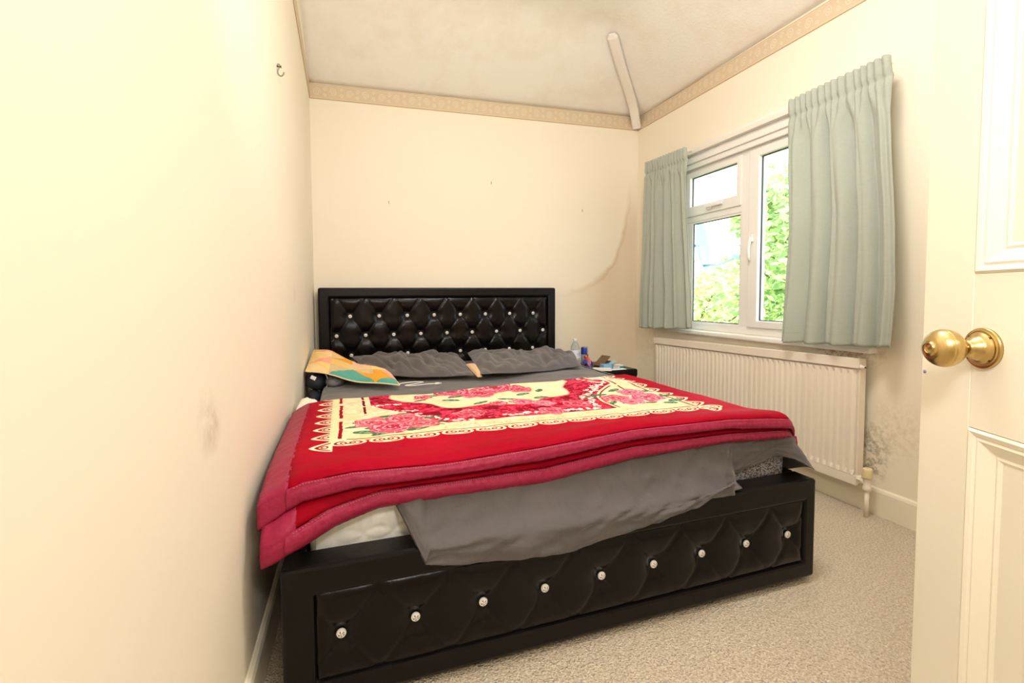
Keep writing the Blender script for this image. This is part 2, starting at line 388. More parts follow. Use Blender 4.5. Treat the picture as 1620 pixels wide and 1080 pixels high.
# ------------------------------------------------------------------ door
M_door = simple('door_gloss', 'FAF5E2', .28, bscale=14, bstr=.05, bdist=.003)
def door():
    ang = math.radians(22.98)
    u = Vector((.39045, .92062, 0)); nrm = Vector((-u.y, u.x, 0))    # u runs from hinge to free edge, nrm faces into the room
    Wd, H = .77, 1.98
    E = Vector((1.1935, -2.7815, 0)); hinge = E-u*Wd
    d = struct(empty('door_1', (hinge.x, hinge.y, .012)))
    M = Matrix(((u.x, nrm.x, 0, 0), (u.y, nrm.y, 0, 0), (0, 0, 1, 0), (0, 0, 0, 1)))
    d.matrix_world = Matrix.Translation((hinge.x, hinge.y, .012)) @ M
    # local: x from hinge, y outwards to viewer side (face at y=0, body to y=-.038), z up
    def bx(name, x0, x1, z0, z1, y0=-.038, y1=0, bev=.0015): return box_obj(name, (x0, y0, z0), (x1, y1, z1), M_door, d, bev, 1)
    e = lambda s: Wd-s
    bx('stile', e(.095), Wd, 0, H); bx('stile', 0, .115, 0, H); bx('muntin', e(.425), e(.335), .2, H-.1)
    bx('rail', .115, e(.095), 0, .21); bx('rail', .115, e(.095), .765, 1.002); bx('rail', .115, e(.095), H-.105, H)
    prof = [(0, -.0002), (.004, .003), (.009, .001), (.012, -.002), (.016, .0), (.026, -.006), (.034, -.0115), (.038, -.010), (.043, -.0135)]
    for (xa, xb) in ((e(.335), e(.095)), (.115, e(.425))):
        for (za, zb) in ((.21, .765), (1.002, H-.105)):
            V = []; F = []
            for off, y in prof:
                V += [(xa+off, y, za+off), (xb-off, y, za+off), (xb-off, y, zb-off), (xa+off, y, zb-off)]
            for i in range(len(prof)-1):
                for k in range(4): a, b = 4*i+k, 4*i+(k+1) % 4; F.append((a, b, b+4, a+4))
            mesh_obj('moulding', V, F, M_door, d)
            # raised and fielded panel
            P = [(.035, -.0135), (.088, -.0125), (.092, -.008), (.10, -.0055)]
            V = []; F = []
            for off, y in P:
                o2 = min(off, (xb-xa)/2-.004); V += [(xa+o2, y, za+off), (xb-o2, y, za+off), (xb-o2, y, zb-off), (xa+o2, y, zb-off)]
            for i in range(len(P)-1):
                for k in range(4): a, b = 4*i+k, 4*i+(k+1) % 4; F.append((a, b, b+4, a+4))
            F.append(tuple(range(4*len(P)-4, 4*len(P))))
            n0 = len(V); V += [(xa+.035, -.026, za+.035), (xb-.035, -.026, za+.035), (xb-.035, -.026, zb-.035), (xa+.035, -.026, zb-.035)]
            F.append((n0, n0+1, n0+2, n0+3))
            for k in range(4): F.append((k, (k+1) % 4, n0+(k+1) % 4, n0+k))
            mesh_obj('panel', V, F, M_door, d)
    # knob
    kx, kz = e(.1153), .9019-.012
    rose = lathe('door_knob', [(.0308, 0), (.0308, .003), (.0296, .0048), (.0285, .0042), (.0272, .0062), (.0255, .0066), (.0245, .0058), (.0235, .008), (.019, .0105), (.0165, .0135), (.0155, .018), (.0120, .021), (.0122, .024), (.0098, .027)], M_brass, d, (kx, 0, kz), (0, 1, 0), 40)
    rose['label'] = 'brass beehive door knob on a round ridged rose'
    pr = [(.0085, .027), (.0075, .033), (.0080, .037)]
    for i in range(19):
        a = i/18; h = .035+.042*a; r = .0285*(max(0, 1-abs((a-.48)/.53)**2.2))**.5
        if i in (0,): r = .010
        pr.append((max(r, .001), h)); 
        if 9 < i < 17: pr.append((max(r-.0007, .001), h+.0010))
    pr.append((.009, .0780)); pr.append((.0085, .0772)); pr.append((0.0, .0772))
    lathe('knob', pr, M_brass, rose, (kx, 0, kz), (0, 1, 0), 40)
    for k in range(4):
        a = pi/4+k*pi/2; lathe('screw', [(.0022, .006), (.0022, .0082), (.0008, .0078)], M_dark, rose, (kx+.0225*cos(a), 0, kz+.0225*sin(a)), (0, 1, 0), 10)
    # keyhole-side paint chip
    lathe('paint_chip', [(.0032, 0), (.0032, .0006), (0, .0008)], simple('chip_blue', '9C93C4', .6), d, (e(.0075), 0, .8497-.012), (0, 1, 0), 7)
    for z in (.25, 1.7):
        lathe('hinge', [(.006, 0), (.006, .08)], M_brass, d, (-.004, -.004, z), (0, 0, 1), 12)
    return d
door()

# ------------------------------------------------------------------ bed
SA = .0188; OB = Vector((.0775, -2.1973, 0))
BX = Vector((cos(SA), sin(SA), 0)); BY = Vector((-sin(SA), cos(SA), 0))
def bed_empty(name, lx, ly, lz): return empty(name, OB+BX*lx+BY*ly+Vector((0, 0, lz)), SA)
def leather(name, rough=.30):
    t = NT(name); t.setin('Roughness', rough); t.setin('Specular IOR Level', .24)
    t.color(t.mix(t.noise(5, 3), S('080606'), S('0D0A09')))
    n1 = t.bump(t.noise(260, 3, .6), .22, .0015); t.bump(t.noise(38, 3, .6), .16, .004, n1)
    return t.m
M_lea = leather('black_faux_leather', .34); M_lea2 = leather('black_tufted_leather', .21)
M_cry = NT('crystal'); M_cry.setin('Roughness', .10); M_cry.setin('Metallic', .0); M_cry.setin('Coat Weight', .8); M_cry.setin('Specular IOR Level', .9); M_cry.color(S('F4F2EE')); M_cry.setin('Emission Strength', 0); M_cry = M_cry.m
M_rim = simple('crystal_facet_dark', '6E6862', .15, .6)
def tuft(x, z, x0, z0, px, pz, rows, H=.0065):
    u = (x-x0)/px+(z-z0)/pz; v = (x-x0)/px-(z-z0)/pz
    du = abs(u-round(u)); dv = abs(v-round(v)); d = min(du, dv)
    h = H*(1-exp(-d*22))*(1-.25*exp(-(max(du, dv))*9))
    return h
def tufted(name, xa, xb, za, zb, y, buttons, x0, z0, px, pz, parent, step=.006, dd=.020):
    nx = int((xb-xa)/step)+1; nzz = int((zb-za)/step)+1
    def f(i, j):
        x = xa+(xb-xa)*i; z = za+(zb-za)*j
        e = min(x-xa, xb-x, z-za, zb-z)
        h = .006+tuft(x, z, x0, z0, px, pz, None)
        dm = min(((x-bx)**2+(z-bz)**2) for bx, bz in buttons)
        h -= dd*exp(-dm/.0011)*.85 + .004*exp(-dm/.004)
        h += .0015*nz(x, z, 3, 14)
        h *= min(1, (e/.03))**.5 if e < .03 else 1
        return (x, y-.004-max(h, -.008), z)
    V, F = grid(nx, nzz, f)
    o = mesh_obj(name, V, F, M_lea2, parent, True)
    return o
def crystal(px, pz, y, r, parent):
    prof = [(r, 0), (r*1.03, r*.25), (r*.92, r*.45), (r*.75, r*.42), (r*.66, r*.62), (r*.32, r*.80), (0, r*.82)]
    o = lathe('crystal_button', prof, M_cry, parent, (px, y, pz), (0, -1, 0), 14, smooth=False)
    for q in (o.data.polygons[14*5+k] for k in (2, 3, 7, 10, 11)): pass
    o.data.materials.append(M_rim)
    for k, q in enumerate(o.data.polygons):
        if k >= 14*4 and k % 3 == 0: q.material_index = 1
    return o
def bed():
    org = Vector((0, 0, 0)); b = bed_empty('bed', 0, 0, 0)
    tag(b, 'black faux leather bed with button-tufted headboard and footboard', 'bed')
    Wb, YH = 1.66, 2.0874
    # footboard
    bm = bmesh.new()
    zt, th = .3578, .085
    frame_ring(bm, 1, 0, th, 0, Wb, .02, zt, .072, .05, .056, .070, .009)
    box(bm, (.05, .02, .06), (Wb-.04, th, .30))
    fb = bm_obj('footboard', bm, M_lea, b, False)
    xs = [.129+(1.551-.129)/8*i for i in range(9)]; bt = [(x, .176) for x in xs]; px = (1.551-.129)/8
    p = tufted('tufted_panel', .072, Wb-.05, .075, .289, .014, bt, xs[0], .176, px, .212, fb)
    p['label'] = 'low tufted panel with one row of crystal buttons'
    for x, z in bt: crystal(x, z, .016, .0115, fb)
    # side rails, base
    for x0, x1 in ((0.0, .05), (Wb-.05, Wb)): box_obj('side_rail', (x0, th, .06), (x1, YH, .357), M_lea, b, .008, 2)
    box_obj('slat_base', (.05, th, .24), (Wb-.05, YH, .285), simple('pine_board', 'B08C5C', .6), b)
    for x in (.06, Wb-.12):
        box_obj('leg', (x, YH-.2, 0), (x+.06, YH-.14, .25), M_lea, b); box_obj('leg', (x, .12, 0), (x+.06, .18, .25), M_lea, b)
    # headboard
    bm = bmesh.new(); zt = 1.04; y0, y1 = YH, YH+.075
    xa, xb = -.008, Wb+.002; zi = .975
    frame_ring(bm, 1, y0-.012, y1, xa, xb, .05, zt, .066, .062, .06, .064, .012)
    box(bm, (.04, y0+.012, .3), (1.62, y1-.005, 1.0))
    hb = bm_obj('headboard', bm, M_lea, b, False)
    pxh = .1840; r1 = [(.187+.1856*i, .852) for i in range(8)]; r2 = [(.100+.1832*i, .7245) for i in range(9)]; r3 = [(.190+.1845*i, .594) for i in range(8)]
    bt = r1+r2+r3
    x0 = .098
    p = tufted('tufted_panel', .058, 1.602, .32, .976, YH+.012, bt, x0, .7245, .1838, .256, hb)
    p['label'] = 'tall tufted panel with three rows of crystal buttons'
    for x, z in bt: crystal(x, z, YH+.010, .0112, hb)
    for x in (.3, 1.3): pass
    return b
bed()

# mattress
M_mat = NT('quilted_ticking'); M_mat.setin('Roughness', .8)
M_mat.color(M_mat.mix(M_mat.ramp(M_mat.noise(30, 2), (.4, (0, 0, 0)), (.6, (1, 1, 1))), S('F0EFE8'), S('F8F7F2'))); M_mat.bump(M_mat.noise(220, 2), .2, .001); M_mat = M_mat.m
def mattress():
    lo = Vector((.83, 1.08, .285)); m = bed_empty('mattress', *lo)
    tag(m, 'white quilted mattress showing between the red blanket and the footboard', 'mattress')
    x0, x1, y0, y1, z0, z1 = .052, 1.605, .098, 2.055, .287, .520
    bm = bmesh.new(); box(bm, Vector((x0+.004, y0+.004, z0))-lo, Vector((x1-.004, y1, z1-.002))-lo, .03, 4); o = bm_obj('core', bm, M_mat, m, True)
    # quilted border panel on the foot side
    def f(i, j):
        x = x0+.02+(x1-x0-.04)*i; z = z0+.02+(z1-z0-.045)*j
        kx = round(x/.075); dd_ = min(abs(sqrt((x-(kx+q)*.075)**2+(z-zc)**2)-.052) for q in (-1, 0, 1) for zc in (.33, .40, .47))
        h = .0055*min(1, dd_/.012)**.6
        e = min(i, 1-i, j, 1-j)*6; return Vector((x, y0+.004-h*min(1, e*2)-.001, z))-lo
    V, F = grid(300, 46, f); mesh_obj('quilted_border', V, F, M_mat, m, True)
    tube('piping', [Vector((x, y0+.002, z1-.012))-lo for x in np.linspace(x0+.03, x1-.03, 40)], .004, M_mat, m, 6)
    return m
mattress()

# grey sheet ---------------------------------------------------------------
t = NT('grey_cotton'); t.setin('Roughness', .72); t.setin('Sheen Weight', .25)
t.color(t.mix(t.noise(7, 3), S('504A4A'), S('5E5858')))
n1 = t.bump(t.noise(16, 3, .6), .30, .012); t.bump(t.noise(420, 2, .6), .12, .0006, n1); M_grey = t.m
def cloth_height(x, y): return .527+.004*nz(x, y, 1.3, 5)+.003*nz(x, y, 7.3, 17)*(1 if y > 1 else .5)
def sheet():
    lo = Vector((.83, 1.3, .52)); s = bed_empty('bed_sheet', *lo)
    tag(s, 'dark grey cotton sheet hanging over the footboard from under the blanket', 'bed sheet')
    # top surface with tucked left and right sides
    xs = [.030, .030, .034, .046] + list(np.linspace(.07, 1.58, 150)) + [1.605, 1.622, 1.628, 1.63]
    dz = [-.17, -.09, -.035, -.010] + [0]*150 + [-.008, -.035, -.09, -.16]
    ys = list(np.linspace(.14, 2.04, 150)); V = []
    for x, d in zip(xs, dz):
        for y in ys:
            z = cloth_height(x, y)+d
            if 1.0 < y < 1.45: z += .006*sin(x*9+2)*(exp(-((y-1.2)/.12)**2))*(.5+.5*nz(x, y, 2, 3))
            if x > 1.0 and y > 1.0: z += .016*exp(-((x-1.30)/.22)**2-((y-1.30)/.25)**2)
            V.append(Vector((x, y, z))-lo)
    n = len(ys); F = [(i*n+j, (i+1)*n+j, (i+1)*n+j+1, i*n+j+1) for i in range(len(xs)-1) for j in range(n-1)]
    mesh_obj('sheet_top', V, F, M_grey, s, True)
    # drape over the foot end : stations = control polylines from mattress top to hem
    hx = [.262, .285, .329, .40, .474, .60, .728, .85, .975, 1.133, 1.25, 1.289]
    hz = [.452, .41, .322, .308, .300, .290, .283, .296, .314, .343, .369, .381]
    st = []
    for x in np.concatenate([np.linspace(.262, .329, 6), np.linspace(.34, 1.289, 90)]):
        z = float(interp(x, hx, hz)); yh = -.016-.004*sin(x*13)
        if x < .33:
            k = (x-.262)/.067; st.append([(x, .13, .531), (x, .078, .52), (x, .080-.014*k, .49), (x, .080*(1-k)+.02*k, z+.03*(1-k)+.08*k), (x, .080*(1-k)+(-.014)*k, z+.012), (x, .080*(1-k)+yh*k, z)])
        else:
            st.append([(x, .13, .531), (x, .078, .522), (x, .066, .475), (x, .03, .395), (x, -.010, .362), (x, yh, max(z+.02, min(.34, z+.04))), (x, yh, z)])
    for x in np.linspace(1.30, 1.345, 4):
        st.append([(x, .13, .531), (x, .078, .524), (x, .066, .475), (x, .045, .405), (x, .030, .372), (x, .012, .368), (x, .003, .367)])
    for x in np.linspace(1.352, 1.55, 22):
        k = (x-1.352)/.198; z = .382+.050*k; st.append([(x, .13, .531), (x, .078, .526), (x, .070, .49), (x, .070, .46), (x, .067, z+.02), (x, .066, z+.008), (x, .065, z)])
    # flared corner
    C0 = [(1.57, .11, .530), (1.585, .12, .530), (1.595, .15, .530), (1.60, .2, .530), (1.605, .5, .528), (1.605, 1.0, .526), (1.605, 1.6, .526)]
    C1 = [(1.590, .070, .522), (1.608, .085, .522), (1.618, .12, .522), (1.625, .2, .52), (1.628, .5, .52), (1.628, 1.0, .52), (1.628, 1.6, .52)]
    C2 = [(1.600, .045, .470), (1.632, .052, .465), (1.648, .10, .455), (1.648, .2, .45), (1.645, .5, .45), (1.645, 1.0, .45), (1.645, 1.6, .45)]
    C3 = [(1.598, .035, .424), (1.652, .004, .389), (1.692, .07, .372), (1.690, .2, .32), (1.68, .5, .26), (1.675, 1.0, .26), (1.67, 1.6, .26)]
    A, B, Cc, D = [catmull(c, 6) for c in (C0, C1, C2, C3)]
    for a, b, c, d in zip(A, B, Cc, D): st.append([a, b, b.lerp(c, .5)+Vector((.004, -.003, 0)), c, c.lerp(d, .5), d.lerp(c, .1), d])
    V = []; NP = 37
    for si, P in enumerate(st):
        if len(P) == 6: P = P[:5]+[Vector(P[4]).lerp(Vector(P[5]), .5)]+P[5:]
        Q = catmull(P, 6)
        for j, q in enumerate(Q):
            k = j/(len(Q)-1); x = q.x
            wr = .0065*nz(x*1.0, k*1.2, 4, 9)+.007*nz(x*2.2+k*.9, k*.5, 8, 10)+.003*nz(x, k, 2, 40)
            amp = min(1, k*3)*(1 if x < 1.5 else .5)*(1+.9*exp(-((x-1.12)/.22)**2)*(1-.5*k))
            V.append(q+Vector((0, -max(-.004, wr)*amp-.001, 0))-lo)
    F = [(i*NP+j, (i+1)*NP+j, (i+1)*NP+j+1, i*NP+j+1) for i in range(len(st)-1) for j in range(NP-1)]
    dm = NT('grey_damask'); dm.setin('Roughness', .6); dm.color(dm.ramp(dm.noise(150, 2, .6, None, (1, 1, 2)), (.44, S('4A4648')), (.54, S('B4AEB0')))); dm = dm.m
    Vd, Fd = grid(60, 8, lambda i, j: Vector((1.20+.41*i, .092-.004*j-.002*abs(sin(i*40)), .335+.13*j))-lo)
    solid(mesh_obj('damask_edge', Vd, Fd, dm, s, True), .003)['label'] = 'grey damask-patterned edge strip'
    o = mesh_obj('sheet_drape', V, F, M_grey, s, True); solid(o, .0022, 1)
    return s
sheet()

# blanket -------------------------------------------------------------------
def blanket_image(BX0, BX1, BY0, BY1, res=.00115):
    w = int((BX1-BX0)/res); h = int((BY1-BY0)/res)
    Y, X = np.mgrid[0:h, 0:w]; X = BX0+(X+.5)*res; Y = BY0+(Y+.5)*res
    rng = np.random.RandomState(3)
    def sm(n, seed):   # smooth value noise
        r = np.random.RandomState(seed).rand(int(2/n)+3, int(2.2/n)+3); gx = (X-BX0)/n; gy = (Y-BY0)/n
        ix = gx.astype(int); iy = gy.astype(int); fx = gx-ix; fy = gy-iy; fx = fx*fx*(3-2*fx); fy = fy*fy*(3-2*fy)
        return (r[iy, ix]*(1-fx)+r[iy, ix+1]*fx)*(1-fy)+(r[iy+1, ix]*(1-fx)+r[iy+1, ix+1]*fx)*fy
    N1 = sm(.06, 1); N2 = sm(.018, 2); N3 = sm(.008, 5); N4 = sm(.2, 9); N5 = sm(.03, 11)
    c = lambda s: np.array(S(s)[:3])
    CR, CRD, CM, PK, PKL, GR, OR_ = c('9E0420'), c('740218'), c('F6E6BE'), c('E23A5C'), c('F59BA6'), c('4E7A58'), c('EFB877')
    img = np.zeros((h, w, 3)); img[:] = CR
    img += (c('B40828')-CR)*np.clip(N4*1.6-.5, 0, 1)[..., None]
    def put(mask, col, a=1.0):
        m = (mask.astype(float)*a)[..., None]; img[:] = img*(1-m)+col*m
    xc = .765; XL, XR = .10, 1.445; wob = (N2-.5)*.006
    inn = (X > XL) & (X < XR+0*Y) & (Y > .300)
    put(inn, CM); put(inn & (N1 > .55), c('F8DDA8'), .6); put(inn & (N5 > .62), c('F2C48C'), .35)
    # scalloped borders: front ovals
    FULL = [X, Y, img, N1, N2, N3, N4, N5]
    def win(cx=None, cy=None, r=None):
        nonlocal X, Y, img, N1, N2, N3, N4, N5
        if cx is None: X, Y, img, N1, N2, N3, N4, N5 = FULL; return True
        x0 = max(0, int((cx-r-BX0)/res)); x1 = min(w, int((cx+r-BX0)/res)+1); y0 = max(0, int((cy-r-BY0)/res)); y1 = min(h, int((cy+r-BY0)/res)+1)
        if x1 <= x0 or y1 <= y0: return False
        X, Y, img, N1, N2, N3, N4, N5 = [f[y0:y1, x0:x1] for f in FULL]; return True
    def oval(cx, cy, a, b, ang=0):
        dx = X-cx; dy = Y-cy; ca, sa = cos(ang), sin(ang); u = (dx*ca+dy*sa)/a; v = (-dx*sa+dy*ca)/b; return u*u+v*v
    per = .1095
    for i in range(14):
        cx = .155+per*i
        if cx > 1.50: break
        win(cx, .284, .07)
        d = oval(cx, .284, .052, .026); put(d < 1, CM); put((d < .62) & (d > .40) & (np.abs(X-cx) > .012), CR)
        put((oval(cx-.014, .284, .010, .010) < 1) & (oval(cx-.014, .284, .005, .005) > 1), CR); put((oval(cx+.012, .286, .010, .009) < 1) & (oval(cx+.012, .286, .005, .004) > 1), CR)
        put((oval(cx, .277, .016, .003) < 1), CR)
    # side pointed scallops, both sides
    for side in (0, 1):
        xb = .108 if side == 0 else XR-.006; sg = -1 if side == 0 else 1
        for i in range(9):
            cy = .262+.092*i
            if not win(xb, cy, .09): continue
            d = (np.abs((Y-cy)/.045))**1.5+(np.clip(sg*(X-xb), 0, 9)/.060)**1.15
            m = (d < 1) & (sg*(X-xb) > -.004); put(m, CM); put((d < .72) & (d > .52) & (sg*(X-xb) > .002), CR)
            put((oval(xb+sg*.018, cy, .011, .012) < 1) & (oval(xb+sg*.018, cy, .006, .007) > 1), CR)
    win()
    put((X > XL) & (X < .129) & (Y > .30), c('FBE3AE'), .7)
    inx = (X > .44) & (X < 1.20)
    put((np.abs(Y-.316-wob*.4) < .0028) & (X > .15) & (X < 1.44), CRD)
    put((np.abs(Y-.388) < .0035) & inx, CRD, .0)
    # leaves / swirls on the cream bands
    for k in range(7):
        cx = .50+k*.105; d = oval(cx, .352, .048, .020, .25*(-1)**k); put((d < 1) & (d > .84), c('EDA06E'), .85); put((d < .5) & (N2 > .5), c('F3C08A'), .6)
        d2 = oval(cx+.045, .345, .030, .012, -.5); put((d2 < 1) & (d2 > .75), c('E58C76'), .8)
    for cy in (.66, .75, .84, .93, 1.02):
        d = oval(.172, cy, .030, .044, .3); put((d < 1) & (d > .85), c('F0B892'), .8); d = oval(1.38, cy, .030, .044, -.3); put((d < 1) & (d > .85), c('F0B892'), .8)
    # short red bars beside the left and right edges
    for xx in (.133, 1.424):
        put((np.abs(X-xx-wob) < .0055) & (((Y > .325) & (Y < .535)) | ((Y > .575) & (Y < .765)) | (Y > .80)), CR)
    for xx in (.2165, 1.335):
        put((np.abs(X-xx-wob*.5) < .0045) & (Y > .60) & (np.abs((Y*9) % 1-.5) > .06), CRD)
    # red field, octagonal front corners on the left, arc on the right
    fl = (Y > .398) & (X > .242) & (X < 1.315)
    fl &= (Y-.60) > -(X-.353)*(.575-.398)/(.479-.353)-.025+0*X
    fl &= ~((X < .36) & (Y < .60))
    arc = oval(1.39, .455, .262, .30); fl &= arc > 1
    put(fl, CR); put(fl & (N1 > .5), c('C21436')); put(fl & (N2 > .60), c('DE3558'), .8); put(fl & (N3 > .68), c('E85A78'), .7); put(fl & (N5 < .28), CRD, .8)
    # frame lines
    dl = ((Y-.575)*(.479-.353)+(X-.353)*(.575-.398))/sqrt(.126**2+.177**2)
    on_ = (X > .345) & (X < .485) & (Y > .385) & (Y < .59); put(on_ & (np.abs(dl+.022) < .0035), CRD); 
    put((arc < .92) & (arc > .87) & (Y > .40) & (Y < .72) & (X < 1.3), CR)
    # medallion
    ang = np.arctan2(Y-.97, X-.745); rr = np.sqrt(((X-.745)/1.0)**2+((Y-.97)/.92)**2)
    R = .425+.022*np.cos(ang*9)+.012*(N1-.5)
    med = rr < R; put(med & (X > .25) & (X < 1.28), CM); put(med & (N1 > .6), c('F9DCA0'), .5)
    put(med & (rr > R-.007) & (ang < 0), PK, .5)
    # roses
    def rose(cx, cy, r, seed, col=PK, a=1.0):
        if not win(cx, cy, r*1.3): return
        th = np.arctan2(Y-cy, X-cx); q = np.sqrt((X-cx)**2+(Y-cy)**2)/r; m = q < (1+.10*np.cos(5*th+seed)+.10*(N2-.5))
        if not m.any(): return
        put(m, col, a); ph = q*3.1+th*1.0/(2*pi)*2+.9*(N5-.5)+.13*np.cos(4*th+seed)
        put(m & (ph % 1 < .34), PKL, .9*a); put(m & (ph % 1 > .84), c('A80E30'), .85*a); put((q < .28) & m, c('B4123A'), .8*a); put(m & (N3 > .74), c('FAC4C8'), .7*a)
    def leaf(cx, cy, L, ang):
        if not win(cx, cy, L*1.3): return
        d = oval(cx, cy, L, L*.42, ang); put(d < (1+.5*(N3-.5)), GR); put((d < .35) & (N3 > .5), c('9DBF9A')); put((np.abs(-(X-cx)*sin(ang)+(Y-cy)*cos(ang)) < .0016) & (d < 1), c('2E523C'))
    lv = [(.20, .505, .034, .4), (.175, .445, .030, 0), (.21, .375, .042, -.2), (.26, .352, .040, .3), (.37, .365, .040, .3), (.385, .47, .030, 1), (.30, .555, .044, .2), (.36, .565, .040, -.3), (.44, .500, .036, .3), (.275, .50, .030, 1.2), (.43, .42, .035, .4), (.235, .42, .03, .1)]
    for l_ in lv: leaf(*l_)
    rose(.235, .485, .062, 0, c('EC6A76')); rose(.345, .512, .066, 2, c('E8586C')); rose(.295, .415, .074, 1); rose(.395, .425, .058, 4, c('E04456'))
    for l_ in [(1.13, .60, .034, .3), (1.18, .62, .036, -.3), (1.22, .45, .034, .2), (1.16, .47, .03, .8), (1.42, .42, .042, .3), (1.37, .39, .03, -.4), (1.43, .50, .034, 0), (1.40, .60, .034, .7), (1.30, .42, .028, 0), (1.28, .66, .035, .4)]: leaf(*l_)
    rose(1.21, .54, .060, 1, c('DE3550')); rose(1.34, .50, .070, 3, c('E44C74')); rose(1.24, .455, .050, 5, c('EE7C92')); rose(1.33, .60, .058, 0, c('E65C7A'))
    # medallion roses
    for l_ in [(.60, .80, .045, .2), (.56, .74, .04, -.4), (.88, .74, .04, .5), (.93, .66, .036, .2), (.78, .66, .04, -.2), (.66, .64, .036, .5), (.98, .80, .036, 1), (.50, .86, .04, 0), (.84, .58, .03, .2), (.44, .78, .03, .4)]: leaf(*l_)
    rose(.70, .82, .085, 0); rose(.80, .90, .090, 3, c('E23E62')); rose(.60, .90, .080, 2); rose(.46, .84, .040, 1, c('E04456')); rose(.82, .60, .050, 4, c('E4607C')); rose(.90, .56, .045, 2, c('E87890')); rose(.72, .60, .036, 1, c('DC3A52')); rose(.90, .84, .06, 5)
    rose(.88, .44, .055, 2, c('E4506E'), .8); rose(.58, .50, .06, 5, c('D82C4E'), .7); rose(1.02, .52, .06, 1, c('D82C4E'), .7)
    # white floral sprigs along the field edges
    def sprig(cx, cy, n, L, ang, seed):
        r = np.random.RandomState(seed)
        for k in range(n):
            q = (k/(n-1)-.5)*L; x = cx+q*cos(ang)+r.uniform(-.012, .012); y = cy+q*sin(ang)+r.uniform(-.016, .016)
            a = r.uniform(0, 3); s = r.uniform(.008, .013)
            if not win(x, y, .016): continue
            put(oval(x, y, s, s*.38, a) < 1, c('FBEFE2')); put(oval(x, y, s*.8, s*.34, a+1.5) < 1, c('FBEFE2'))
    sprig(.30, .72, 12, .10, .1, 1); sprig(.33, .62, 14, .16, -.2, 2); sprig(.44, .50, 16, .15, -.9, 3); sprig(.53, .42, 10, .08, -.2, 4)
    sprig(.76, .435, 14, .12, .1, 5); sprig(.98, .43, 12, .10, 0, 6); sprig(1.09, .50, 22, .20, 1.2, 7); sprig(1.16, .66, 26, .20, .7, 8); sprig(1.24, .75, 20, .15, .5, 9); sprig(1.27, .90, 20, .2, 1.5, 10)
    # pale speckled far right corner
    win()
    put((X > 1.33) & (X < 1.44) & (Y > .78) & (N5 > .3), c('FBE9DC'), .6)
    # velvet mottling
    img *= (1+.10*(N2-.5)+.06*(N3-.5))[..., None]
    return image('blanket_print', img)
def velvet(name, imgspec=None, col=None):
    t = NT(name); t.setin('Roughness', .62); t.setin('Sheen Weight', .0); t.setin('Sheen Roughness', .4); t.b.inputs['Sheen Tint'].default_value = (1, .75, .75, 1); t.setin('Specular IOR Level', .05)
    if imgspec:
        tx = t.n('ShaderNodeTexImage'); tx.image = imgspec; t.l(t.coord('UV'), tx.inputs[0]); t.color(tx.outputs[0])
    else: t.color(t.mix(t.noise(9, 3), S('7A0214'), S('A0041E')))
    n1 = t.bump(t.noise(14, 3, .6), .18, .012); t.bump(t.noise(380, 2), .15, .0008, n1); return t.m
IX0, IX1, IY0, IY1 = -.01, 1.70, .02, 1.06
M_print = velvet('printed_mink_velvet', blanket_image(IX0, IX1, IY0, IY1)); M_red = velvet('plain_mink_velvet')
t = NT('satin_binding'); t.setin('Roughness', .42); t.color(t.mix(t.noise(60, 2, .6, None, (1, 1, 1)), S('92183A'), S('A83050'))); t.setin('Specular IOR Level', .2)
n1 = t.bump(t.noise(70, 3, .7), .45, .004); t.bump(t.noise(25, 2), .2, .006, n1); M_bind = t.m
T1X = [-.02, -.006, .05, .166, .389, .679, .97, 1.33, 1.505, 1.60]; T1Z = [.522, .522, .542, .552, .545, .559, .580, .578, .566, .556]
T2X = [-.02, -.01, .049, .165, .388, .679, .97, 1.331, 1.563, 1.62]; T2Z = [.470, .470, .496, .514, .515, .524, .552, .550, .528, .520]
L1X = [-.02, .016, .105, .226, .388, .679, .97, 1.332, 1.578]; L1Z = [.432, .440, .472, .494, .494, .497, .527, .530, .518]
L2X = [-.03, .0, .043, .119, .225, .388, .679, .971, 1.332, 1.578]; L2Z = [.380, .384, .396, .424, .448, .45, .45, .486, .498, .486]
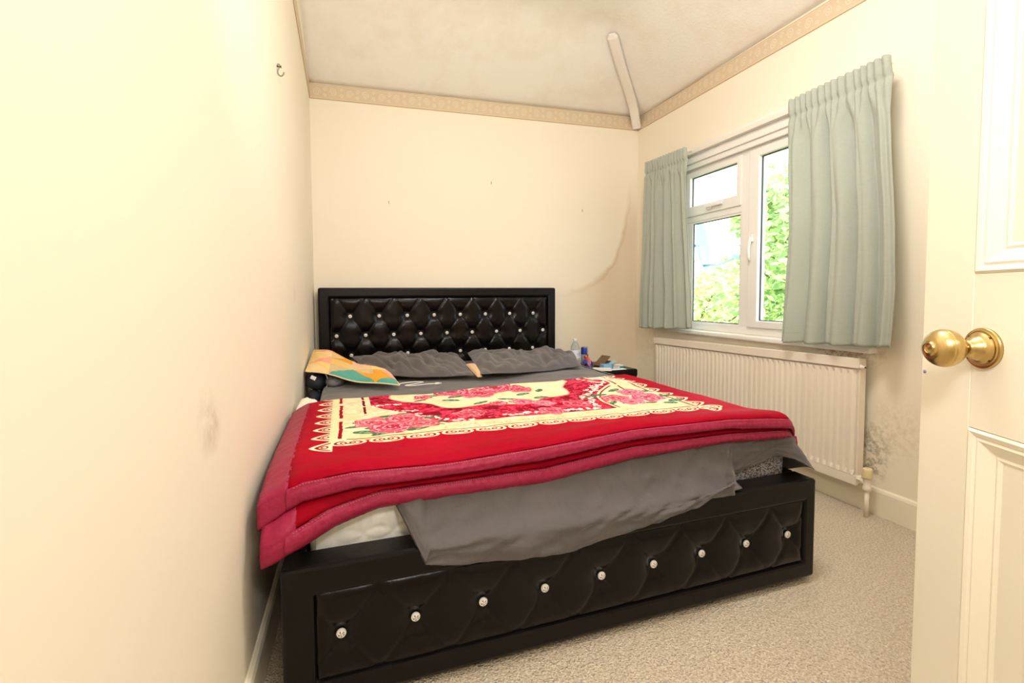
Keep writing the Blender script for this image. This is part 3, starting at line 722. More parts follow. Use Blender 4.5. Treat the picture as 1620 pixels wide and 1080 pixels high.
def blanket():
    lo = Vector((.83, .55, .55)); b = bed_empty('blanket', *lo)
    tag(b, 'thick crimson velvet blanket printed with roses, folded double on the bed', 'blanket')
    XE = 1.575
    def side(U):   # U along the width: returns x, drop, how far past the corner
        if U <= XE: return U, 0, 0
        d = U-XE; R = .05
        if d < R*pi/2: return XE+R*sin(d/R), R*(1-cos(d/R)), d
        return XE+R, R+(d-R*pi/2), d
    def left(U):  # left fall
        return 0 if U > .012 else -(.012-U)*.45
    def crest(x): return float(interp(x, T1X, T1Z))+.016
    def top_z(x, y):
        base = .556+.006*nz(x, y, 5, 3.3)+.0025*nz(x, y, 9, 14)
        k = exp(-max(0, y-.085)**2/.0075) if y > .085 else 1
        z = base*(1-k)+crest(x)*k
        z += .010*exp(-((y-.93)/.05)**2)*exp(-((x-.95)/.22)**2) + .022*exp(-((x-1.33)/.16)**2-((y-.80)/.10)**2)
        return z
    def yfar(x): return float(interp(x, [-.03, .06, .27, .62, .94, 1.24, 1.42, 1.70], [.855, .885, .915, .905, .935, 1.0, 1.02, 1.02]))+.006*sin(x*21)
    us = list(np.linspace(-.048, .012, 7))+list(np.linspace(.03, XE, 200))+list(np.linspace(XE+.008, XE+.118, 16))
    def topP(U, v):  # v 0 far edge .. 1 start of the front curve
        x, d, past = side(U); y = yfar(x)*(1-v)+.092*v; z = top_z(min(x, XE), y)-d+left(U)
        if past: y += .02*min(1, past/.08)*v
        return Vector((x, y, z))
    def frontP(U, a0, a1, k, y0, y1, lay):  # k 0..1 between levels
        pass
    def lev_top(U, v):   # v in 0..1 from crest to T1, 1..2 T1 to T2
        x, d, past = side(U); xx = min(x, XE); c = top_z(xx, .092); t1 = float(interp(xx, T1X, T1Z)); t2 = float(interp(xx, T2X, T2Z))
        yo = .02*min(1, past/.08)
        if v <= 1: a = v*pi/2; y = .092-.040*sin(a); z = t1+(c-t1)*cos(a)
        else: q = v-1; y = .052-.012*q+.006*q*q*1.0; z = t1+(t2-t1)*q
        # keep the folded edge wavering a little
        y += .003*nz(x, v, 3, 9)
        return Vector((x, y+yo, z-d+left(U)))
    def lev_low(U, v):   # 0..1 tucked start to L1, 1..2 L1 to L2
        x, d, past = side(U); xx = min(x, XE); t2 = float(interp(xx, T2X, T2Z)); l1 = float(interp(xx, L1X, L1Z)); l2 = float(interp(xx, L2X, L2Z))
        cor = exp(-(max(0, x+.02)/.13)**2); yo = .02*min(1, past/.08); yf = .058-.052*cor
        if v <= 1: z = (t2+.010)+(l1-t2-.010)*v; y = .078+(yf-.078)*sin(v*pi/2)
        else: q = v-1; z = l1+(l2-l1)*q; y = yf-.008*sin(q*pi)+.006*q
        y += .003*nz(x, v, 11, 8)
        return Vector((x, y+yo, z-min(d, .055)+left(U)*.6))
    def sheetmesh(name, us, vs, fn, mat, th, uv=None, off=0, pucker=0):
        V = []; UV = []
        for U in us:
            for v in vs:
                p = fn(U, v); 
                V.append(p-lo)
                if uv: UV.append(uv(U, v, p))
        n = len(vs); F = [(i*n+j, (i+1)*n+j, (i+1)*n+j+1, i*n+j+1) for i in range(len(us)-1) for j in range(n-1)]
        # orient so the outside faces up / out
        a = V[F[len(F)//2][0]]; bb = V[F[len(F)//2][1]]; cc = V[F[len(F)//2][2]]; nn = (bb-a).cross(cc-a)
        if nn.z - nn.y < 0: F = [f[::-1] for f in F]
        if pucker:
            V = [p+Vector((pucker*.2*nz(p.x, p.y, 2, 60), -abs(pucker)*(nz(p.x*1.0, p.z, 6, 75)+.6*nz(p.x, p.z, 1, 150)), pucker*.5*nz(p.x, p.y, 8, 80))) for p in V]
        o = mesh_obj(name, V, F, mat, b, True, uv=UV if uv else None); solid(o, th, -1); return o
    def uvt(U, v, p): 
        yy = p.y if v <= 1e9 else 0
        return ((U-IX0)/(IX1-IX0), (max(IY0, p.y)-IY0)/(IY1-IY0))
    vel = [u for u in us if u >= .0115]
    allv = list(np.linspace(0, 1, 150))
    def both(U, v): return topP(U, v) if v <= 1 else lev_top(U, v-1)
    sheetmesh('top_layer', vel, allv+list(np.linspace(1.1, 2, 10)), both, M_print, .016, uvt)
    sb = np.linspace(2, 3, 8)
    finer = list(np.linspace(.012, XE, 420))+us[207:]
    def bind_top(U, v):
        p = both(U, v); q = v-2; return p+Vector((0, -.003-.005*sin(q*pi), 0))
    sheetmesh('binding', finer, list(sb), bind_top, M_bind, .014, pucker=.0016)
    lb = list(np.linspace(-.050, .016, 8))
    def bind_left(U, v):
        p = both(U, v); q = (U+.05)/.066; return p+Vector((0, -.002 if v > 1 else 0, .004*sin(q*pi)+.002*nz(p.y, q, 3, 40)))
    sheetmesh('binding', lb, allv+list(np.linspace(1.1, 3, 18)), bind_left, M_bind, .012)
    # lower layer of the fold
    lus = [u for u in us if u >= .0]
    sheetmesh('lower_layer', [.0]+vel, list(np.linspace(0, 1, 9)), lev_low, M_red, .012)
    def bind_low(U, v):
        p = lev_low(U, v); q = v-1; return p+Vector((0, -.003-.005*sin(q*pi), 0))
    sheetmesh('binding', finer, list(np.linspace(1, 2, 9)), bind_low, M_bind, .013, pucker=.0018)
    def bind_lowl(U, v):
        p = lev_low(U, v); q = (U+.040)/.075; return p+Vector((0, -.004*sin(max(0, q)*pi), 0))
    sheetmesh('binding', list(np.linspace(-.040, .035, 9)), list(np.linspace(0, 2, 16)), bind_lowl, M_bind, .012)
    # stitching lines
    st = simple('stitch_thread', 'C95A6C', .6)
    for fn, v in ((lambda U: bind_top(U, 2.06), 0), (lambda U: bind_low(U, 1.07), 0)):
        bm = bmesh.new()
        for i in range(230):
            U = .03+i*(XE-.04)/230; p = fn(U)-lo+Vector((0, -.003, .001)); box(bm, p-Vector((.0016, .0012, .0007)), p+Vector((.0016, .0012, .0007)))
        o = bm_obj('stitching', bm, st, b); o['kind'] = 'stuff'
    return b
blanket()

# ------------------------------------------------------------------ pillows and cushions
def slab(name, corner, thick, mat, parent, lo, nu=60, nv=44, wr=.010, seed=0, sag=None, uvm=False, edge=.42, stretch=(1, 1)):
    c = [Vector(p) for p in corner]   # front-left, front-right, back-right, back-left
    def mid(u, v):
        a = c[0].lerp(c[1], u); b = c[3].lerp(c[2], u); p = a.lerp(b, v)
        if sag: p = p+sag(u, v)
        return p
    V = []; UV = []; F = []
    for s in (1, -1):
        for i in range(nu):
            for j in range(nv):
                u = i/(nu-1); v = j/(nv-1); uu = 2*u-1; vv = 2*v-1
                e = ((1-abs(uu)**3.2)*(1-abs(vv)**2.6)); e = max(0, e)**edge
                p = mid(u, v); q1 = mid(min(1, u+.02), v)-mid(max(0, u-.02), v); q2 = mid(u, min(1, v+.02))-mid(u, max(0, v-.02)); n = q1.cross(q2).normalized()
                w = wr*(nz(u*stretch[0]*5+seed, v*stretch[1]*4, seed)+.55*nz(u*stretch[0]*11+seed, v*stretch[1]*8+3, seed+2)+1.0*abs(nz(u*stretch[0]*7+v*4, v*stretch[1]*3-u*2, seed+5))-.3) if s > 0 else 0
                # pinched corners
                pin = 1-.10*(abs(uu)**8*abs(vv)**8)
                V.append(p+n*(s*thick*e*(.5 if s > 0 else .22)+w*min(1, e*1.3))-lo); UV.append((u, v))
    N = nu*nv
    for s in (0, 1):
        for i in range(nu-1):
            for j in range(nv-1):
                f = (s*N+i*nv+j, s*N+(i+1)*nv+j, s*N+(i+1)*nv+j+1, s*N+i*nv+j+1); F.append(f if s == 0 else f[::-1])
    rim = [(i, 0) for i in range(nu)]+[(nu-1, j) for j in range(1, nv)]+[(i, nv-1) for i in range(nu-2, -1, -1)]+[(0, j) for j in range(nv-2, 0, -1)]
    for k in range(len(rim)):
        a = rim[k][0]*nv+rim[k][1]; b = rim[(k+1) % len(rim)][0]*nv+rim[(k+1) % len(rim)][1]; F.append((b, a, N+a, N+b))
    o = mesh_obj(name, V, F, mat, parent, True, uv=UV)
    return o, mid
def pillows():
    for lab, c, th, seed, sg in (
        ('grey pillow behind the patchwork cushion, left of the two', [(.27, 1.43, .570), (.80, 1.25, .562), (.86, 1.90, .590), (.19, 1.98, .600)], .085, 1, None),
        ('crumpled grey pillow nearest the nightstand', [(.83, 1.22, .570), (1.50, 1.36, .560), (1.66, 1.80, .580), (.93, 1.90, .600)], .095, 5, None)):
        lo = (Vector(c[0])+Vector(c[2]))/2; lo.z = .54
        e = bed_empty('pillow', *lo); tag(e, lab, 'pillow', 'grey pillows at the headboard')
        def sg(u, v, s=seed): return Vector((0, 0, .014*sin(pi*v)*sin(pi*u)+.008*nz(u*3, v*3, s, 1.2)-.012*(1-v)*(1-abs(2*u-1))))
        slab('pillowcase', c, th, M_grey, e, lo, 110, 70, .034, seed, sg, stretch=(1.3, .8))
        # open hem flap of the case
        x = 0
    # beige pillow end showing between them
    lo = Vector((.835, 1.42, .54)); e = bed_empty('pillow_core', *lo)
pillows()
bpy.data.objects.remove(bpy.data.objects['pillow_core'])
def beige():
    lo = Vector((.835, 1.30, .537)); e = bed_empty('small_cushion', *lo)
    tag(e, 'small beige cushion end tucked in the gap between the two grey pillows', 'cushion')
    slab('cover', [(.815, 1.235, .552), (.842, 1.235, .552), (.845, 1.40, .60), (.79, 1.40, .60)], .030, simple('beige_linen', 'D9B48C', .8), e, lo, 20, 20, .001, 3)
beige()
def patch_image():
    n = 720; Y, X = np.mgrid[0:n, 0:n]/n; c = lambda s: np.array(S(s)[:3])
    pal = [c('F2CE84'), c('F6D79A'), c('E8A029'), c('F4A98A'), c('E3C48E'), c('58A596'), c('F2C170'), c('F07838'), c('D8B988'), c('F7B79A')]
    rows = [[0, 5, 2, 5, 0, 7], [3, 4, 8, 3, 6, 1], [1, 2, 4, 9, 2, 7], [3, 0, 9, 1, 0, 4], [0, 4, 3, 6, 1, 2], [9, 5, 0, 7, 4, 3]]
    rows2 = [[1, 8, 5, 2, 1, 4], [0, 6, 4, 2, 5, 7], [0, 4, 9, 0, 1, 6], [6, 2, 1, 4, 3, 5], [4, 3, 6, 2, 9, 0], [5, 1, 4, 0, 8, 6]]
    img = np.zeros((n, n, 3)); g = 4; ix = np.minimum((X*g).astype(int), g-1); iy = np.minimum((Y*g).astype(int), g-1); fx = X*g-ix; fy = Y*g-iy
    for i in range(g):
        for j in range(g):
            m = (ix == i) & (iy == j); dg = (fx > fy) if (i+j) % 2 else (fx+fy > 1)
            img[m & dg] = pal[rows[j][i]]; img[m & ~dg] = pal[rows2[j][i]]
    rng = np.random.RandomState(1); img *= (1+.05*(rng.rand(n, n)-.5))[..., None]
    return image('patchwork_print', img)
def cushion():
    lo = Vector((.17, 1.42, .56)); e = bed_empty('cushion', *lo)
    tag(e, 'cushion patterned with yellow, orange and teal triangles, slumped by the left wall', 'cushion')
    t = NT('patchwork_cotton'); t.setin('Roughness', .8); tx = t.n('ShaderNodeTexImage'); tx.image = patch_image(); t.l(t.coord('UV'), tx.inputs[0]); t.color(tx.outputs[0]); t.bump(t.noise(30, 3), .25, .006)
    C = [(-.040, 1.40, .600), (.400, 1.155, .551), (.375, 1.41, .575), (-.02, 1.80, .655)]
    def sg(u, v): return Vector((0, 0, .020*sin(pi*u)*0+.028*exp(-((u-.18)/.22)**2)*(.4+.6*v)-.012*exp(-((u-.55)/.2)**2)))
    o, mid = slab('cover', C, .075, t.m, e, lo, 60, 60, .010, 9, sg, edge=.5)
    pts = [mid(u, 0) for u in np.linspace(0, 1, 30)]+[mid(1, v) for v in np.linspace(.03, 1, 30)]+[mid(u, 1) for u in np.linspace(.97, 0, 30)]+[mid(0, v) for v in np.linspace(.97, 0, 30)]
    tube('piping', [p-lo for p in pts], .0035, simple('cream_piping', 'F4DDA8', .7), e, 6)
    # dark soft toy / travel cushion below
    lo = Vector((.01, 1.55, .44)); e = bed_empty('travel_cushion', *lo)
    tag(e, 'black and grey travel cushion with white piping, squashed under the triangle-patterned cushion', 'cushion')
    blk = simple('black_plush', '2A2C33', .75, bscale=40, bstr=.4, bdist=.006); gry = simple('grey_plush', '6E6E70', .85, bscale=60, bstr=.3, bdist=.004)
    def blob(name, c, r, mat, seed, sq=1.0, n=26):
        V, F = grid(n, n, lambda i, j: Vector((r[0]*sin(pi*j)*cos(2*pi*i), r[1]*sin(pi*j)*sin(2*pi*i), r[2]*cos(pi*j)))*(1+.14*nz(2*cos(2*pi*i)*sin(pi*j), 2*sin(2*pi*i)*sin(pi*j)+2*cos(pi*j), seed))+Vector(c)-lo, False)
        return mesh_obj(name, V, F, mat, e, True)
    blob('body', (.010, 1.50, .548), (.058, .13, .052), blk, 1); blob('lobe', (.100, 1.40, .548), (.048, .08, .032), gry, 4); blob('lobe', (-.005, 1.42, .468), (.032, .07, .038), blk, 6)
    tube('piping', [Vector((.030+.034*sin(a), 1.385+.01*cos(a), .553+.052*cos(a)))-lo for a in np.linspace(.05, 2.9, 16)], .0032, simple('white_piping', 'EDEDEF', .6), e, 6)
    bm = bmesh.new(); p = Vector((-.002, 1.352, .580))-lo
    r = bmesh.ops.create_cube(bm, size=1, matrix=Matrix.Translation(p) @ Matrix.Rotation(.5, 4, 'Y') @ Matrix.Diagonal((.026, .0015, .018, 1)))
    bm_obj('label_tag', bm, simple('white_tag', 'F2F2F0', .6), e)
cushion()
def cable():
    lo = Vector((.48, 1.22, .535)); e = [(.40, 1.25, .540), (.44, 1.27, .541), (.50, 1.285, .540), (.53, 1.26, .541), (.48, 1.225, .541), (.43, 1.20, .540), (.47, 1.185, .540), (.53, 1.195, .541), (.58, 1.20, .540)]
    o = bed_empty('charging_cable', *lo); tag(o, 'thin white cable lying in a loop on the grey sheet by the triangle-patterned cushion', 'cable')
    tube('cord', [Vector((p.x, p.y, max(p.z, cloth_height(p.x, p.y)+.003)))-lo for p in catmull(e, 10)], .0026, M_white, o, 6)
    lathe('plug', [(.005, 0), (.0055, .002), (.0055, .02), (.003, .024), (.003, .034)], M_white, o, Vector((.58, 1.20, .5395))-lo, (1, .1, 0), 10)
cable()
def towel():
    lo = Vector((.0, .98, .45)); e = bed_empty('folded_towel', *lo)
    tag(e, 'white towel bunched in the gap between left wall and mattress', 'towel')
    m = simple('white_towel', 'F2EBD8', .85, bscale=120, bstr=.4, bdist=.003)
    slab('towel_roll', [(-.045, .91, .52), (.036, .91, .50), (.036, 1.04, .50), (-.042, 1.04, .525)], .080, m, e, lo, 20, 20, .004, 2)
towel()

# ------------------------------------------------------------------ nightstand and its things
NS = math.radians(5)
def ns_pt(x, y): return Vector((x, y))
def nightstand():
    ox, oy = 2.123, -.526
    e = empty('nightstand', (ox, oy, 0), NS); tag(e, 'low black leather-covered nightstand in the corner beside the headboard', 'nightstand')
    w, d, h = .375, .42, .47
    bm = bmesh.new(); box(bm, (-w, 0, .05), (-w+.03, d, h-.012), .006, 2); box(bm, (-.03, 0, .05), (0, d, h-.012), .006, 2); box(bm, (-w+.02, .012, .05), (-.02, d, .09)); box(bm, (-w+.02, d-.02, .05), (-.02, d, h-.02)); bm_obj('body', bm, M_lea, e)
    bm = bmesh.new(); box(bm, (-w-.004, -.006, h-.055), (.004, d, h), .012, 3); bm_obj('top', bm, M_lea, e)
    for k, (z0, z1) in enumerate(((.265, .405), (.10, .255))):
        bm = bmesh.new(); box(bm, (-w+.034, -.004, z0), (-.034, d-.03, z1), .009, 3); dr = bm_obj('drawer', bm, M_lea2, e)
        crystal(-w/2, (z0+z1)/2, -.006, .010, dr).name = 'knob'
        tube('trim', [(x, -.006, z1-.008) for x in np.linspace(-w+.05, -.05, 8)], .0035, M_lea2, dr, 6)
    for x in (-w+.01, -.05):
        for y in (.01, d-.05): box_obj('foot', (x, y, 0), (x+.04, y+.04, .05), M_lea, e)
nightstand()
ZN = .471
def npt(px, py): # local nightstand coordinates to world
    c, s = cos(NS), sin(NS); return Vector((2.123+px*c-py*s, -.526+px*s+py*c, ZN))
M_plastic = NT('clear_plastic'); M_plastic.setin('Roughness', .08); M_plastic.setin('Transmission Weight', .92); M_plastic.setin('IOR', 1.25); M_plastic.color(S('E8F1F6')); M_plastic = M_plastic.m
def bottle():
    p = npt(-.335, .27); e = empty('water_bottle', p); tag(e, 'clear plastic water bottle with a white and blue label', 'bottle')
    lathe('bottle', [(.020, 0), (.031, .003), (.0325, .012), (.030, .03), (.0325, .045), (.0325, .125), (.030, .140), (.022, .160), (.013, .178), (.0125, .19)], M_plastic, e, n=28)
    lathe('label', [(.0329, .060), (.0331, .061), (.0331, .118), (.0329, .119)], simple('label_white', 'E4EAF2', .5), e, n=28)
    lathe('cap', [(.0140, .183), (.0146, .184), (.0146, .197), (.013, .199), (0, .199)], simple('cap_pale', 'E6E8EC', .4), e, n=18)
    a = math.radians(-62)
    for dz, r in ((.092, .014),):
        V = []; n = 18
        for k in range(n):
            th = a+r*cos(2*pi*k/n)/.0333; V.append((.0335*cos(th), .0335*sin(th), dz+r*sin(2*pi*k/n)))
        mesh_obj('badge', V, [tuple(range(n))], simple('badge_blue', '3E66C8', .5), e)
bottle()
def can():
    p = npt(-.262, .26); e = empty('drink_can', p); tag(e, 'slim blue and silver drink can with red marking, behind the other things on the nightstand', 'can')
    t = NT('can_print'); t.setin('Metallic', .5); t.setin('Roughness', .3); s = t.n('ShaderNodeSeparateXYZ'); t.l(t.coord(), s.inputs[0])
    sel = t.math('GREATER_THAN', t.math('MULTIPLY', t.math('SUBTRACT', s.outputs[2], .085), t.math('ADD', s.outputs[0], -.006)), 0)
    c = t.mix(sel, S('263A9E'), S('B9C2CE'))
    d = t.n('ShaderNodeVectorMath'); d.operation = 'DISTANCE'; t.l(t.coord(), d.inputs[0]); d.inputs[1].default_value = (.0, -.027, .068); c = t.mix(t.math('LESS_THAN', d.outputs['Value'], .017), c, S('C42838'))
    d2 = t.n('ShaderNodeVectorMath'); d2.operation = 'DISTANCE'; t.l(t.coord(), d2.inputs[0]); d2.inputs[1].default_value = (.0, -.027, .074); c = t.mix(t.math('LESS_THAN', d2.outputs['Value'], .008), c, S('E8C040'))
    t.color(c)
    lathe('body', [(.020, 0), (.0235, .003), (.0265, .010), (.0265, .125), (.0235, .133), (.0225, .136)], t.m, e, n=28)
    lathe('lid', [(.0225, .134), (.0238, .1365), (.0215, .1375), (.0205, .1345), (0, .1345)], simple('aluminium', 'C8CBD0', .3, 1), e, n=28)
can()
def flatbox(name, label, cat, px, py, sz, rz, mat, extra=None, z=0, tilt=0):
    p = npt(px, py); e = empty(name, (p.x, p.y, ZN+z), rz); tag(e, label, cat)
    bm = bmesh.new(); box(bm, (-sz[0]/2, -sz[1]/2, 0), (sz[0]/2, sz[1]/2, sz[2]), .002, 2)
    if tilt: bmesh.ops.rotate(bm, verts=bm.verts, cent=(sz[0]/2 if tilt > 0 else -sz[0]/2, 0, 0), matrix=Matrix.Rotation(-tilt, 3, 'Y'))
    bm_obj('body', bm, mat, e)
    if extra: extra(e)
    return e
def clutter():
    # leaning brown wallet
    p = npt(-.175, .155); e = empty('wallet', p, .3); tag(e, 'open brown leather wallet propped up on the nightstand', 'wallet')
    wl = simple('brown_leather', '6A5038', .5, bscale=90, bstr=.3); wd2 = simple('dark_leather', '3A3432', .5)
    for nm, m, a, z0 in (('cover', wl, -.62, .012), ('flap', wd2, -.34, .002)):
        bm = bmesh.new(); box(bm, (-.055, -.040, 0), (.055, .040, .006), .002, 2); bmesh.ops.rotate(bm, verts=bm.verts, cent=(-.055, 0, 0), matrix=Matrix.Rotation(a, 3, 'Y')); bmesh.ops.translate(bm, verts=bm.verts, vec=(0, 0, z0)); bm_obj(nm, bm, m, e)
    # second item: snack wrapper / blue tube in front of the can
    p = npt(-.285, .185); e = empty('snack_wrapper', p, .6); tag(e, 'crumpled blue and red snack wrapper in front of the drink can', 'wrapper')
    t = NT('wrapper_foil'); t.setin('Roughness', .3); t.color(t.ramp(t.noise(22, 3), (.38, S('D04A2C')), (.45, S('7A2E88')), (.52, S('2B3EA8')), (.62, S('4C8A9A'))))
    V, F = grid(18, 14, lambda i, j: ((i-.5)*.05, (j-.5)*.07, .045+.03*sin(pi*j)+.010*nz(i*3, j*3, 2, 2)-.045*abs(2*i-1)))
    o = mesh_obj('foil', V, F, t.m, e, True); solid(o, .003)
    flatbox('small_box', 'small pale blue cardboard box lying open on the nightstand', 'box', -.205, .075, (.075, .045, .034), .15, simple('pale_blue_card', '7FB0CE', .6), lambda e: (box_obj('end_panel', (.030, -.0235, .002), (.0385, .0235, .032), simple('blue_card', '5B86AE', .6), e), mesh_obj('flap', [(.0375, -.022, .034), (.0375, .022, .034), (.075, .022, .052), (.075, -.022, .052)], [(0, 1, 2, 3)], simple('light_blue_card', '9CC6DC', .6), e)))
    flatbox('tissue_pack', 'white paper packet nearest the bed on the nightstand', 'packet', -.27, .030, (.12, .060, .016), -.35, simple('white_packet', 'EFEAE2', .55, bscale=60, bstr=.4), None)
    flatbox('paper_sheet', 'white sheet of paper at the front of the nightstand', 'paper', -.16, .030, (.15, .055, .002), .06, simple('paper_white', 'EEF0F2', .7))
    flatbox('medicine_box', 'flat white and green medicine box on the nightstand', 'box', -.095, .105, (.085, .045, .018), .1, simple('white_card', 'EFF2EC', .5), lambda e: (box_obj('green_band', (-.043, -.0232, .001), (.043, -.0222, .010), simple('green_print', '3FA894', .5), e), box_obj('orange_band', (-.030, -.0232, .0135), (.010, -.0222, .0165), simple('orange_print', 'E89A6A', .5), e)))
    flatbox('blister_pack', 'small silver blister pack beside the pale blue box', 'packet', -.135, .060, (.050, .030, .012), -.2, simple('blister_foil', 'C9CCD2', .3, .6, bscale=200, bstr=.5), None, .0022)
    flatbox('lighter', 'small dark brown tin behind the medicine box', 'tin', -.150, .150, (.055, .030, .014), .1, simple('brown_tin', '4A2E24', .4))
clutter()

# ------------------------------------------------------------------ radiator
def radiator():
    e = empty('radiator', (W, -1.1, 0)); lo = Vector((W, -1.1, 0))
    tag(e, 'long cream panel radiator with vertical flutes below the window', 'radiator')
    ya, yb = -1.845, -.355
    def zt(y): return .697+(y-ya)/(yb-ya)*(.668-.697)
    z0 = .125; xf = W-.088
    def f(i, j):
        y = ya+.012+(yb-ya-.024)*i; ph = ((y-ya)/.0331) % 1; pr = min(1, max(0, (abs(ph-.5)-.16)/.10)); 
        zz = z0+.045+(zt(y)-.052-z0-.045)*j; d = .009*pr
        if j < .03 or j > .97: d = .009
        return Vector((xf+.009-d, y, zz))-lo
    V, F = grid(45*8, 24, f); mesh_obj('panel', V, F, M_rad, e, False)
    # body behind, edges and bands
    def prism(name, segs, mat=M_rad):
        bm = bmesh.new()
        for (x0, x1, y0, y1, za, zb) in segs:
            c = [Vector((x0, y0, za(y0))), Vector((x1, y0, za(y0))), Vector((x1, y1, za(y1))), Vector((x0, y1, za(y1))), Vector((x0, y0, zb(y0))), Vector((x1, y0, zb(y0))), Vector((x1, y1, zb(y1))), Vector((x0, y1, zb(y1)))]
            vs = [bm.verts.new(v-lo) for v in c]
            for q in ((0, 1, 2, 3), (4, 5, 6, 7), (0, 1, 5, 4), (1, 2, 6, 5), (2, 3, 7, 6), (3, 0, 4, 7)): bm.faces.new([vs[k] for k in q])
        bmesh.ops.recalc_face_normals(bm, faces=bm.faces)
        bmesh.ops.bevel(bm, geom=list(bm.edges), offset=.003, segments=2, affect='EDGES')
        return bm_obj(name, bm, mat, e)
    k = lambda c: (lambda y: c)
    prism('top_band', [(xf-.002, xf+.02, ya, yb, lambda y: zt(y)-.046, zt)])
    prism('bottom_band', [(xf-.001, xf+.02, ya, yb, k(z0), k(z0+.045))])
    prism('body', [(xf+.012, W-.035, ya+.004, yb-.004, k(z0+.004), lambda y: zt(y)-.004)])
    [prism('wall_bracket', [(W-.036, W-.001, y, y+.03, k(.25), k(.60))]) for y in (-1.6, -.6)]
    # air vent key
    lathe('bleed_valve', [(.011, 0), (.011, .010), (.006, .012), (.006, .018)], M_whitep, e, Vector((xf+.014, ya+.002, zt(ya)-.038))-lo, (0, -1, 0), 12)
    lathe('bleed_screw', [(.0035, 0), (.0035, .004)], M_dark, e, Vector((xf+.014, ya-.016, zt(ya)-.038))-lo, (0, -1, 0), 8)
    # valve tail, body, cap, pipe
    vp = Vector((W-.078, -1.888, 0)); cr = simple('aged_cream_plastic', 'E6D5A4', .45)
    tube('valve_tail', [Vector((W-.074, ya+.01, .160))-lo, Vector((W-.075, ya-.014, .158))-lo, Vector((W-.078, -1.884, .150))-lo], .0115, M_rad, e, 10)
    lathe('nut', [(.016, 0), (.017, .003), (.017, .013), (.015, .016)], M_rad, e, Vector((W-.0745, ya-.004, .159))-lo, (0, -1, 0), 6, False)
    lathe('valve_body', [(.010, .118), (.0165, .122), (.0165, .135), (.0135, .140), (.0135, .166), (.016, .170), (.016, .176)], M_rad, e, vp-lo, (0, 0, 1), 16)
    lathe('valve_cap', [(.0185, .176), (.0195, .180), (.0185, .212), (.0165, .218), (.004, .2185), (.004, .216), (0, .216)], cr, e, vp-lo, (0, 0, 1), 20)
    lathe('pipe', [(.009, 0), (.009, .120)], M_rad, e, vp-lo, (0, 0, 1), 14)
radiator()

# ------------------------------------------------------------------ curtains
def cloth_mat():
    t = NT('duck_egg_curtain'); t.setin('Roughness', .8); t.setin('Sheen Weight', .2)
    c = t.mix(t.noise(90, 3, .7, None, (1, .08, 1.6)), S('B0B8AC'), S('C4C9BC')); t.color(c)
    t.bump(t.noise(230, 3, .7, None, (1, .1, 1.5)), .3, .0012)
    # thin lining lets a little window light through
    tl = t.n('ShaderNodeBsdfTranslucent'); tl.inputs[0].default_value = S('C4CBB8'); mx = t.n('ShaderNodeMixShader'); mx.inputs[0].default_value = .22
    t.l(t.b.outputs[0], mx.inputs[1]); t.l(tl.outputs[0], mx.inputs[2]); t.l(mx.outputs[0], t.out.inputs[0]); return t.m
M_cur = cloth_mat(); M_rail = simple('curtain_rail_white', 'ECE6DA', .35)
def curtain(label, y_top, y_mid, y_bot, z_top, z_bot, folds, seed, xoff):
    ym = (y_top[0]+y_top[1])/2; lo = Vector((W-.10, ym, z_top[0])); e = empty('curtain', lo); tag(e, label, 'curtain', 'pale green curtains at the window')
    NU, NV = 260, 90
    def prof(u):   # soft folds: list of (u position of valley)
        s = 0
        for c, w_, a in folds: s += a*exp(-((u-c)/w_)**2)
        return s
    zh = .085
    def f(i, j):
        u = i; v = j   # v 0 top 1 bottom
        ztop = z_top[0]+(z_top[1]-z_top[0])*u; zb = z_bot[0]+(z_bot[1]-z_bot[0])*u
        z = ztop+(zb-ztop)*v; dz = ztop-z
        g = min(1, max(0, (dz-zh)/.16)); g = g*g*(3-2*g)
        # position across
        kt = min(1, v*1.25); 
        a0 = y_top[0]*(1-kt)+(y_mid[0] if v < .5 else y_mid[0]+(y_bot[0]-y_mid[0])*(v-.5)*2)*kt
        a1 = y_top[1]*(1-kt)+(y_mid[1] if v < .5 else y_mid[1]+(y_bot[1]-y_mid[1])*(v-.5)*2)*kt
        y = a0+(a1-a0)*u
        npl = 15
        pleat = .017*(1-abs(2*((u*npl+.35*nz(u, 0, seed, 5)) % 1)-1))**.6*(1-g) + .004*nz(u, v, seed, 30)*(1-g)
        pinch = .010*exp(-((dz-zh)/.012)**2)
        body = (.062*(abs(sin(pi*(u*4.6+.22+.40*nz(u, 0, seed+3, 3)+.12*v)))**.75-.55)+.008*sin(2*pi*(u*9.1+seed*.3+.2*v)) )*g*(.62+.38*v)
        small = .010*nz(u*1.0, v*.25, seed+6, 12)*g+.0025*nz(u, v, seed, 7)*g
        x = W-.112+xoff-pleat+pinch-body-small+prof(u)*g
        y += .010*cos(2*pi*(u*4.3+.32*nz(u, 0, seed+3, 3)+.10*v))*g
        # gentle scallop of the hem and pointed tops of the heading
        z += (.004*sin(2*pi*u*4.3)*v**6)+.005*abs(sin(u*npl*pi))*(1-v)**30
        return Vector((x, y, z))-lo
    V, F = grid(NU, NV, f)
    nh = int(NV*.085/1.2)+1
    o = mesh_obj('drape', V, F, M_cur, e, True); solid(o, .003, 0)
    # stitched heading tape edge and hem line
    tube('hem_seam', [f(u, .957)+Vector((-.002, 0, 0)) for u in np.linspace(.01, .99, 90)], .0009, M_cur, e, 5)
    # hooks to the rail
    for k in range(8):
        u = (k+.5)/8; p = f(u, 0); q = p+lo; 
        tube('hook', [p+Vector((.006, 0, -.03)), p+Vector((.018, 0, -.02)), Vector((W-.052, q.y, q.z-.012))-lo], .0015, M_rail, e, 5)
    return e
curtain('pale green curtain hanging on the corner side of the window', (-.725, -.275), (-.800, -.235), (-.832, -.212), (1.945, 1.962), (.763, .730), [], 1, 0)
